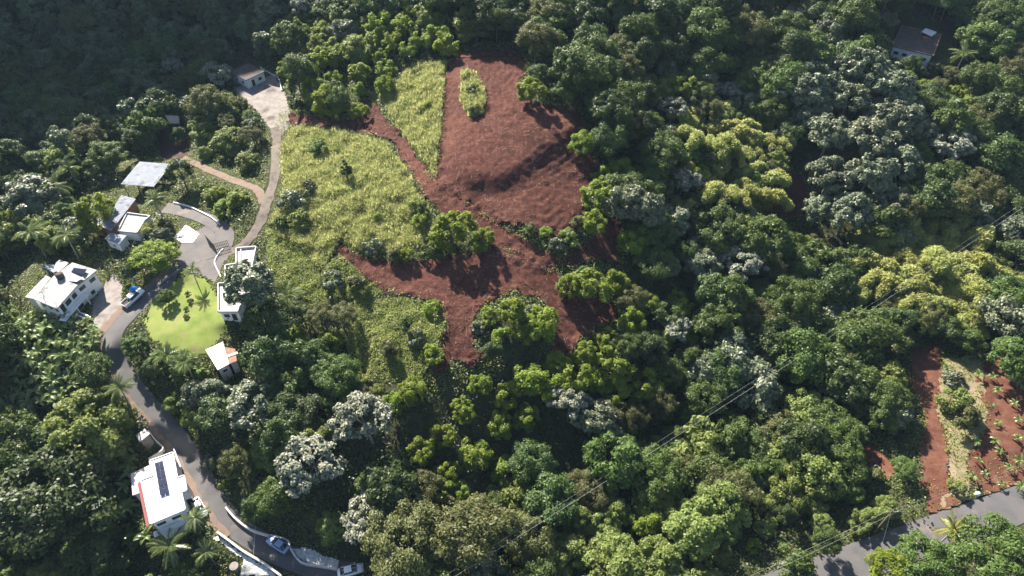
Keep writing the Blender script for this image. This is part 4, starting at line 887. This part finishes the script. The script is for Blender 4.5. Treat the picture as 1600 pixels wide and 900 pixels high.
hero('silver_tree', 1070, 275, .85, 'whitish tree left of the lower part of the upper bamboo', .9, 1)
hero('silver_tree', 890, 625, 1.0, 'pale whitish tree below the soil spur', .9, 2)
hero('grey_tree', 925, 650, 1.1, 'grey-green tree under the pale whitish tree below the spur', .9, 0)
hero('round_tree', 1125, 350, 1.35, 'wide dark round tree below the upper bamboo clump', .85, 0)
hero('round_tree', 1592, 552, 1.25, 'dense round dome tree cut by the right edge above the crop plot', .9, 1)
hero('round_tree', 1545, 60, 1.6, 'big round tree right of the brown-roofed house', .9, 0)
hero('round_tree', 1120, 500, 1.3, 'wide round-crowned tree in the middle of the right forest', .85, 1)
hero('dome_tree', 1398, 892, .9, 'bright green round tree at the bottom beside the valley road', 1.0, 1)
hero('round_tree', 1455, 880, .98, 'fresh green tree under the golden palm', .95, 0)
hero('olive_tree', 1580, 862, 1.75, 'wide olive green tree in the lower right corner', .95, 1)
hero('round_tree', 212, 212, 1.0, 'round sunlit tree at the edge of the shaded slope', 1.0, 1)
hero('round_tree', 165, 240, 1.05, 'sunlit tree behind the pavilion on the left', .9, 0)
hero('round_tree', 450, 52, 1.3, 'tall round tree above the concrete yard', 1.05, 1)
hero('dark_tree', 460, 105, 1.2, 'leafy tree right of the concrete yard', 1.0, 1)
hero('vine_tree', 355, 215, 1.1, 'vine-covered thicket on the bank below the concrete yard', .8, 0)
hero('vine_tree', 320, 205, .9, 'pale vine thicket left of the bank', .8, 1)
hero('vine_tree', 385, 245, .9, 'vine thicket between the dirt lane and the hill lane', .7, 2)
hero('dark_tree', 280, 265, .8, 'dark tree right of the pavilion', 1.0, 2)
hero('bright_tree', 140, 325, 1.5, 'fresh green tree left of the long metal shed', 1.1, 0)
hero('grey_tree', 45, 300, 1.3, 'silvery tree above the palms at the left edge', .9, 1)
hero('grey_tree', 392, 438, 1.25, 'grey-green tree overhanging the flat-roofed house by the lawn', 1.0, 2)
hero('dark_tree', 420, 500, 1.1, 'dark tree right of the lawn house', 1.0, 0)
hero('dark_tree', 412, 545, 1.15, 'broad dark tree right of the small white hut', 1.0, 4)
hero('grey_tree', 392, 628, 1.1, 'dark grey-green tree below the small white hut', .9, 0)
hero('bright_tree', 350, 320, 1.0, 'bright thicket inside the driveway bend', .7, 1)
hero('bright_tree', 372, 305, .9, 'bright thicket under the dirt lane', .7, 2)
hero('bright_tree', 330, 300, .8, 'bright low thicket right of the tall palm', .7, 3)
hero('round_tree', 258, 462, .42, 'small round tree at the top left corner of the lawn', .9, 0)
hero('round_tree', 212, 535, .62, 'dark bushy tree at the left end of the lawn', .9, 1)
hero('dark_tree', 145, 575, .8, 'dark tree in the banana grove beside the road wall', 1.0, 1)
hero('column_shrub', 540, 266, 1.35, 'dark columnar shrub standing alone in the tall grass')
hero('column_shrub', 634, 508, 1.1, 'dark leaning shrub in the pale herb patch')
for k, (a, c_, s, t) in enumerate([(655,345,1.3,'yellow-green shrub at the right edge of the tall grass'),(636,398,1.2,'yellow-green shrub on the lower edge of the grass field'),(815,520,1.5,'round yellow-green shrub in the middle of the island below the terrace'),(785,525,1.4,'yellow-green shrub at the left foot of the island below the terrace'),(765,495,1.2,'yellow-green shrub at the upper left of the island'),(853,362,.9,'small yellow-green shrub on the rim between the soil levels'),(675,480,1.1,'yellow-green shrub at the upper tip of the herb patch'),(462,530,1.6,'bright shrub among dark trees right of the lawn'),(678,555,1.2,'yellow-green shrub left of the lower soil tongue'),(668,165,.8,'small shrub in the narrow grass strip'),(590,340,.8,'low shrub inside the grass field')]):
    hero('bright_shrub', a, c_, s, t)
for k, (a, c_, s, t) in enumerate([(705,352,1.5,'leafy pale green tree at the corner of the grass field'),(755,368,1.0,'bright sapling above the lower terrace'),(800,482,1.1,'leafy young tree at the top of the island below the terrace'),(845,500,1.2,'bright young tree on the right of the island below the terrace'),(935,300,1.3,'bright tree on the right rim of the upper terrace'),(945,275,1.1,'yellow-tipped tree above the right rim'),(928,345,1.1,'bright tree at the lower right rim'),(910,220,1.0,'slender bright tree jutting into the upper clearing'),(925,440,1.3,'bright tree right of the soil crossing'),(890,440,1.0,'young tree on the bank of the soil spur'),(965,440,1.2,'bright young tree below the shaded alcove'),(985,375,1.1,'yellow-green tree right of the shaded alcove'),(830,135,1.2,'pale sunlit tree on the right rim of the upper clearing')]):
    hero('bright_tree', a, c_, s, t, 1.0, k)
for k, (a, c_, s, t) in enumerate([(828,358,.9,'grey-green shrub on the rim between soil levels'),(890,372,1.3,'green shrub on the lower rim of the right terrace'),(905,350,1.2,'green shrub at the corner of the right terrace'),(870,380,1.0,'low green shrub below the right terrace'),(740,140,1.0,'pale shrub on the upper part of the grass island'),(742,172,1.1,'pale shrub on the lower part of the grass island'),(620,400,1.3,'green shrub on the bank above the lower terrace'),(580,385,1.3,'grey shrub on the left bank above the lower terrace'),(675,390,1.5,'dark shrub below the corner tree'),(655,325,1.4,'dark shrub at the right edge of the grass'),(480,295,1.5,'dark shrub on the left side of the grass field'),(455,310,1.8,'leafy shrub beside the hill lane'),(440,350,1.6,'leafy shrub above the lawn house lane'),(470,345,1.6,'dark shrub below the left side of the grass field'),(560,440,1.3,'shrub on the left bank of the lower terrace'),(520,440,1.4,'shrub left of the lower terrace tip'),(500,230,1.4,'leafy shrub in the upper left of the grass field'),(1490,625,1.9,'dry-edged bush between the dirt track and the crop plot'),(1505,650,1.8,'green bush on the verge beside the crop plot'),(1490,590,1.3,'bush at the upper end of the dry verge'),(1240,878,1.6,'round pale bush beside the valley road'),(1495,760,.9,'dry bush near the end of the dirt track'),(610,545,1.3,'green bush inside the herb patch'),(650,530,1.2,'grey bush inside the herb patch')]):
    hero('green_shrub', a, c_, s, t, 1.0, k)
BAM = [(1110,195,1.05,'tall left stand of the upper bamboo clump'),(1150,215,.9,'right stand of the upper bamboo clump'),(1140,275,1.1,'lower stand of the upper bamboo clump'),(1200,205,.7,'small bamboo right of the upper clump'),
 (1405,400,1.15,'left part of the large right-hand bamboo stand'),(1455,375,1.25,'topmost part of the large right-hand bamboo stand'),(1510,410,1.15,'right part of the large right-hand bamboo stand'),(1450,440,1.1,'lower part of the large right-hand bamboo stand'),(1365,440,.9,'small bamboo left of the large stand'),(1500,465,.95,'lower right part of the large bamboo stand')]
for a, c_, s, t in BAM:
    p = pix(a, c_, 6.5 * s)[0]; bamboo(p, s * 1.5, t); see(p, 6.5 * s, 5.6 * s)
PALMS = [(88,300,1.0,'palm','coconut palm at the left edge above the grey trees'),(112,270,.9,'palm','coconut palm behind the long metal shed'),(52,372,1.05,'palm','coconut palm at the left edge below the grey trees'),(105,375,.95,'palm','drooping palm left of the small white roof'),(246,318,.95,'palm','tall palm between the pavilion and the driveway'),(300,425,.55,'palm','small palm casting its shadow on the lawn'),(188,612,.8,'palm','palm leaning over the bend of the village road'),(268,862,1.0,'palm','large palm at the bottom below the house with the solar array'),(326,868,.7,'palm','small palm beside the road retaining wall'),(306,812,.7,'palm','palm right of the house with the solar array'),(1480,835,.8,'gold','golden yellow palm above the valley road'),(1505,92,1.0,'palm','palm with a yellow frond below the brown-roofed house'),(452,470,.9,'palm','dark palm right of the lawn house'),(232,358,.5,'gold','small golden palm beside the concrete slab'),(265,562,.75,'palm','left palm below the lawn'),(292,570,.7,'palm','right palm below the lawn')]
for a, c_, s, f_, t in PALMS:
    p = pix(a, c_, 5.8 * s * (1.45 if a == 1480 else 1))[0]; palm(p, s * 1.18, t, f_, hs=1.45 if a == 1480 else 1.0); see(p, 6.8 * s, 3.4 * s)
nb = 0
def grove(poly, n, where, smin, smax, group):
    x, y = in_world_early([poly], n * 6); got = []
    for a, c_ in zip(x, y):
        if len(got) >= n: break
        if all((a - q[0]) ** 2 + (c_ - q[1]) ** 2 > 1.7 ** 2 for q in got): got.append((a, c_))
    got.sort(key=lambda q: -q[1])
    for k, (a, c_) in enumerate(got):
        z = float(hgt(a, c_)); u, v = project(a, c_, z + 2)
        banana((a, c_, z), random.uniform(smin, smax), ordinal(k, 'first') + ' banana plant from the top ' + where, group)
def in_world_early(polys, n):
    Ws = [[tuple(p[:2]) for p in pixl(pl)] for pl in polys]; a = np.array([p for w_ in Ws for p in w_])
    x = RNG.uniform(a[:, 0].min(), a[:, 0].max(), n); y = RNG.uniform(a[:, 1].min(), a[:, 1].max(), n); m = np.zeros(n, bool)
    for w_ in Ws: m |= inpoly(x, y, w_)
    return x[m], y[m]
grove(Z_BANANA, 95, 'in the grove left of the road wall', .9, 1.45, 'banana plants in the left grove')
grove(Z_BAN2, 38, 'left of the house with the solar array', .9, 1.4, 'banana plants beside the solar house')
grove([(240,560),(310,560),(318,590),(250,590)], 10, 'below the lawn', .9, 1.3, 'banana plants below the lawn')
CROP = [(1552,588),(1580,575),(1560,610),(1592,600),(1550,632),(1585,630),(1530,655),(1560,660),(1592,655),(1525,690),(1555,690),(1590,685),(1530,720),(1562,705),(1578,730),(1540,740),(1565,755),(1592,720),(1520,745),(1595,760),(1480,575),(1512,560),(1530,585)]
for k, (a, c_) in enumerate(sorted(CROP, key=lambda q: q[1])):
    p = pix(a, c_, 1.2)[0]; banana(p, random.uniform(.55, .8), ordinal(k, 'first') + ' young banana plant from the top on the orange crop plot', 'young banana plants of the crop plot', 7)

for k, (a, c_) in enumerate([(293, 458), (297, 470), (291, 482), (291, 494)]):
    hero('green_shrub', a, c_, .32 + .06 * (k % 2), ['topmost', 'second', 'third', 'lowest'][k] + ' small dark bush on the open lawn', 1.0, 0)

for k, (a, c_) in enumerate([(752,598),(792,612),(832,588),(872,566),(912,548),(952,528),(985,500),(782,660),(722,640),(690,676),(742,704),(822,650),(700,736),(655,700),(872,606),(932,590),(1012,470),(1035,525),(965,610),(640,606),(612,628),(1062,470),(560,110),(600,130),(520,120),(640,70),(585,60),(490,150),(560,170),(660,55)]):
    hero('bright_tree', a, c_, (.8, 1.0, 1.2, .9)[k % 4], None, 1.0, k)

taken = [(q[1][0], q[1][1], PROTO[q[0]][0]['R'] * q[2]) for q in PENDING]
for a, c_, s, t in BAM: taken.append((*pix(a, c_, 6.5 * s)[0][:2], 3.4 * s))
def clear_view(p, Rr, mid, top, grow=.72):
    a = np.array([(0, 0, .15), (0, 0, mid), (0, 0, top), (0, -Rr * grow, mid * .7)] + [(Rr * .88 * math.cos(t), Rr * .88 * math.sin(t), mid * 1.05) for t in (0, .7, 1.57, 2.4, 3.14, 4.3, 5.2)] + [(Rr * .6 * math.cos(t), Rr * .6 * math.sin(t), mid * .6 + top * .4) for t in (.3, 1.57, 2.8)]) + np.array(p)
    u, v = project(a[:, 0], a[:, 1], a[:, 2])
    if is_open(u, v).any(): return False
    rp = Rr * FPX / (p[1] * CP + (CAMZ - p[2] - mid) * SP)
    return not any(p[1] < hy + 1 and math.hypot(u[1] - hu, (v[1] - hv)) < hr * .8 + rp * .62 for hu, hv, hr, hy in SEEN)
cand = []
for yy in np.arange(35, 300, 5.0):
    for xx in np.arange(-190, 200, 5.5): cand.append((xx + RNG.uniform(-2.2, 2.2) + (3 if int(yy / 5.0) % 2 else 0), yy + RNG.uniform(-1.9, 1.9)))
cand = np.array(cand); cz_ = hgt(cand[:, 0], cand[:, 1]); U, Vv = project(cand[:, 0], cand[:, 1], cz_ + 5)
keep = (U > -55) & (U < 1655) & (Vv > -55) & (Vv < 960)
nfill = 0
for (x, y), z, u, v in zip(cand[keep], cz_[keep], U[keep], Vv[keep]):
    kind = pick_kind(u, v, random.random())
    if kind is None: continue
    small = kind in ('bright_tree', 'plantation_tree')
    for s in ((random.choice((random.uniform(.7, 1.05), random.uniform(.95, 1.5))) if not small else random.uniform(.8, 1.5)), .72, .5):
        if s > .62 and polyline_dist(np.array([x]), np.array([y]), ROADW['valley_road'][0])[0][0] < 11: continue
        pr = PROTO[kind][0]; Rr = pr['R'] * s
        if any((x - a) ** 2 + (y - c_) ** 2 < (q * .72 + Rr * .45) ** 2 for a, c_, q in taken): break
        if clear_view((x, y, z), Rr, pr['mid'] * s, pr['top'] * s):
            plant(kind, (x, y, z), s, sz=random.uniform(.88, 1.18)); nfill += 1; break
    else:
        for kind2 in ('green_shrub', 'bright_shrub'):
            pr = PROTO[kind2][0]; s = random.uniform(.8, 1.4)
            if random.random() < .75 and clear_view((x, y, z), pr['R'] * s, pr['mid'] * s, pr['top'] * s): plant(kind2, (x, y, z), s); break
flush_plants()
from collections import Counter
print('PLANTS', Counter(q[0] for q in PENDING))
# ------------------------------------------------------------------ ground cover
def scatter(n, box):
    return RNG.uniform(box[0], box[1], n), RNG.uniform(box[2], box[3], n)
def in_world(polys, n):
    """n random points inside traced outlines"""
    Ws = [[tuple(p[:2]) for p in pixl(pl)] for pl in polys]; a = np.array([p for w_ in Ws for p in w_])
    x, y = scatter(n, (a[:, 0].min(), a[:, 0].max(), a[:, 1].min(), a[:, 1].max())); m = np.zeros(n, bool)
    for w_ in Ws: m |= inpoly(x, y, w_)
    return x[m], y[m]
def blades(name, x, y, hmin, hmax, wd, mat, per, spread, label, seed):
    rng = np.random.default_rng(seed); k = len(x); X = np.repeat(x, per) + rng.normal(size=k * per) * spread; Y = np.repeat(y, per) + rng.normal(size=k * per) * spread
    Z = hgt(X, Y) - .05; n = len(X); cl = .95 + .9 * fbm(X / 2.6, Y / 2.6, seed) + .5 * vnoise(X / 11, Y / 11, seed + 5); H = rng.uniform(hmin, hmax, n) * np.clip(cl, .25, 1.7)
    a = rng.random(n) * 6.283; ln = rng.uniform(.1, .75, n) * H; dx, dy = np.cos(a), np.sin(a); w_ = wd * rng.uniform(.7, 1.3, n)
    B = np.stack([X, Y, Z], -1); S = np.stack([-dy * w_, dx * w_, 0 * w_], -1); m1 = B + np.stack([dx * ln * .35, dy * ln * .35, H * .7], -1); t1 = B + np.stack([dx * ln, dy * ln, H * .92], -1)
    V = np.stack([B - S, B + S, m1 + S * .8, m1 - S * .8, t1], 1).reshape(-1, 3); b0 = np.arange(n)[:, None] * 5
    F = np.concatenate([b0 + np.array([[0, 1, 2]]), b0 + np.array([[0, 2, 3]]), b0 + np.array([[3, 2, 4]])])
    o = put(name, mesh_from(name, V, F, mat)); struct(o, 'stuff'); o['label'] = label; return o
x, y = in_world(TALL_GRASS, 42000)
o = blades('tall_grass', x, y, 1.0, 2.0, .055, 'L_grass', 4, .2, 'tall yellow-green grass growing over the open field', 41)
x, y = in_world(HERBS + [DRY_VERGE], 26000)
m = polyline_dist(x, y, ROADW['valley_road'][0])[0] > 3.4; x, y = x[m], y[m]; o = blades('verge_grass', x, y, .3, .9, .05, 'L_herb', 3, .15, 'low weeds and grass along the verges and herb patch', 43)
def leaf_cover(name, x, y, top, leaf, mat, label, seed):
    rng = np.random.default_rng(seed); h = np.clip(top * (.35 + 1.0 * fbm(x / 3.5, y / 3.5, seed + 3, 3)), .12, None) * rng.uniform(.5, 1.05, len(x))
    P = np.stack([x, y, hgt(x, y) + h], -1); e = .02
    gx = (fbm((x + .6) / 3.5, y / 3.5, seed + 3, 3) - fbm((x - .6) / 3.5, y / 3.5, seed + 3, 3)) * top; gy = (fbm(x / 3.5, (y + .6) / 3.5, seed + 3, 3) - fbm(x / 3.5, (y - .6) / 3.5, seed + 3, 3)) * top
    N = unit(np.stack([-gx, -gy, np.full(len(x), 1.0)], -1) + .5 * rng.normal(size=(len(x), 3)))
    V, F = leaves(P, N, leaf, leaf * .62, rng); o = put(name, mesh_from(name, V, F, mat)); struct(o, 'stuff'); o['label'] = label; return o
x, y = in_world(HERBS[:2], 90000); leaf_cover('herb_cover', x, y, 1.5, .34, 'L_herb', 'dense light green herbs covering the slope below the grass field', 51)
x, y = in_world(TALL_GRASS, 60000); m = fbm(x / 6, y / 6, 57) + .5 * vnoise(x / 15, y / 15, 58) > .16; leaf_cover('field_weeds', x[m], y[m], 2.3, .34, 'L_herb', 'greener weeds and low bushes patching the tall grass', 55)
# forest undergrowth
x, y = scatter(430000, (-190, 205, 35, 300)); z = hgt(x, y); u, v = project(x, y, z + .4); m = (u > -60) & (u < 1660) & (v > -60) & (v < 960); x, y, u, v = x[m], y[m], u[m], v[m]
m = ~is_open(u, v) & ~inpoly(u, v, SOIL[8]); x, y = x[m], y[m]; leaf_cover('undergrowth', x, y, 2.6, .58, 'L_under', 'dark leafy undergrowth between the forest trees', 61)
# weeds along the clearing's edge and around the houses and lanes
def near_soil(n):
    a = np.array([p for q in soilW for p in q]); x, y = scatter(n, (a[:, 0].min() - 4, a[:, 0].max() + 4, a[:, 1].min() - 4, a[:, 1].max() + 4)); ins = np.zeros(n, bool)
    for q in soilW: ins |= inpoly(x, y, q)
    e = np.min([polyline_dist(x, y, q + q[:1])[0] for q in soilW], axis=0); m = (~ins & (e < 3.2)) | (ins & (e < .5)); return x[m], y[m]
x, y = near_soil(260000); m = polyline_dist(x, y, ROADW['valley_road'][0])[0] > 3.6; x, y = x[m], y[m]; leaf_cover('edge_weeds', x, y, 1.1, .36, 'L_herb', 'weeds and low scrub along the edges of the red soil', 81)
x, y = scatter(130000, (-135, -30, 45, 200)); u, v = project(x, y, hgt(x, y)); m = np.zeros(len(x), bool)
for pl in SOIL + TALL_GRASS + [LAWN] + list(PAVED.values()): m |= inpoly(u, v, pl)
for nm, (P, wd) in ROADW.items():
    if nm != 'valley_road': m |= polyline_dist(x, y, P)[0] < wd * .5 + .35
for pl in STONE_PX: m |= inpoly(u, v, pl)
x, y = x[~m], y[~m]; leaf_cover('yard_weeds', x, y, .8, .34, 'L_herb', 'low weeds and scrub between the houses, lanes and gardens', 83)
x, y = scatter(26000, (30, 160, 30, 75)); u, v = project(x, y, hgt(x, y)); m = polyline_dist(x, y, ROADW['valley_road'][0])[0]; m = (m > 3.4) & (m < 9)
x, y = x[m], y[m]; leaf_cover('roadside_weeds', x, y, .6, .3, 'L_herb', 'grass and weeds on the verge of the valley road', 85)
x, y = in_world([LAWN], 26000); m = fbm(x / 5, y / 5, 73) > -.22; x, y = x[m], y[m]; blades('lawn_grass', x, y, .06, .14, .03, 'L_lawn', 2, .1, 'short mown grass of the lawn', 71)
# dead brush left on the cleared soil
x, y = in_world(SOIL[:4] + [DRY_VERGE], 30000)
edge = np.min([polyline_dist(x, y, q + q[:1])[0] for q in soilW[:4]], axis=0); m = (RNG.random(len(x)) < .75 * np.exp(-edge / 1.8) + .05 + .22 * (fbm(x / 8, y / 8, 77) > .12)); x, y = x[m], y[m]
n = len(x); a = RNG.random(n) * 6.283; L = RNG.uniform(.3, 1.3, n); w_ = RNG.uniform(.02, .055, n); z = hgt(x, y) + soil_relief(x, y) + .1
B = np.stack([x, y, z], -1); D = np.stack([np.cos(a) * L, np.sin(a) * L, RNG.uniform(-.12, .22, n) * L], -1); S = np.stack([-np.sin(a) * w_, np.cos(a) * w_, 0 * w_], -1); T = np.stack([0 * w_, 0 * w_, w_ * 1.4], -1)
V = np.stack([B - S, B + S, B + T, B + D - S * .5, B + D + S * .5, B + D + T * .5], 1).reshape(-1, 3); b0 = np.arange(n)[:, None] * 6
F = np.concatenate([b0 + np.array([q]) for q in ((0, 3, 5, 2), (1, 2, 5, 4), (0, 1, 4, 3))])
o = put('brush_debris', mesh_from('brush_debris', V, F, 'twig')); struct(o, 'stuff'); o['label'] = 'dry twigs and brush scattered over the red soil'
# soil clods along the pushed-up rims
xx_, yy_ = in_world(SOIL[:4] + SOIL[5:7], 26000)
edge = np.min([polyline_dist(xx_, yy_, q + q[:1])[0] for q in soilW[:4] + soilW[5:7]], axis=0); m = (RNG.random(len(xx_)) < .9 * np.exp(-edge / 1.1) + .03) & (polyline_dist(xx_, yy_, ROADW['valley_road'][0])[0] > 3.8)
x, y = xx_[m], yy_[m]; n = len(x); r = RNG.uniform(.06, .32, n) * np.where(edge[m] < 2, 1.25, .7); ang = RNG.random((n, 1)) * 6.28 + np.array([[0, 1.57, 3.14, 4.71]]); rr = r[:, None] * RNG.uniform(.6, 1.2, (n, 4))
z = hgt(x, y) + soil_relief(x, y) - .06; ring = np.stack([x[:, None] + np.cos(ang) * rr, y[:, None] + np.sin(ang) * rr, np.repeat(z[:, None], 4, 1)], -1); tp = np.stack([x + RNG.normal(size=n) * r * .3, y + RNG.normal(size=n) * r * .3, z + .1 + r * .8], -1)[:, None]
V = np.concatenate([ring, tp], 1).reshape(-1, 3); b0 = np.arange(n)[:, None] * 5; F = np.concatenate([b0 + np.array([q]) for q in ((0, 1, 4), (1, 2, 4), (2, 3, 4), (3, 0, 4))])
o = put('soil_clods', mesh_from('soil_clods', V, F, 'red_soil')); struct(o, 'stuff'); o['label'] = 'loose clods of red soil along the bulldozed rims'

# ------------------------------------------------------------------ haze
hm = bpy.data.materials.new('haze'); hm.use_nodes = True; nt = hm.node_tree; nt.nodes.remove(nt.nodes['Principled BSDF'])
pv = nt.nodes.new('ShaderNodeVolumePrincipled'); pv.inputs['Color'].default_value = (.5, .74, 1, 1); pv.inputs['Density'].default_value = .000065; pv.inputs['Anisotropy'].default_value = .1
nt.links.new(pv.outputs[0], nt.nodes['Material Output'].inputs['Volume'])
zlo, zhi = float(HH.min()) - 1.5, max(float(HH.max()), CAMZ) + 14
o = MB().box(GX[0] - 20, GX[-1] + 20, GY[0] - 20, GY[-1] + 20, zlo, zhi).build('haze', hm); struct(o, 'stuff'); o['label'] = 'thin bluish morning haze in the air over the hills'
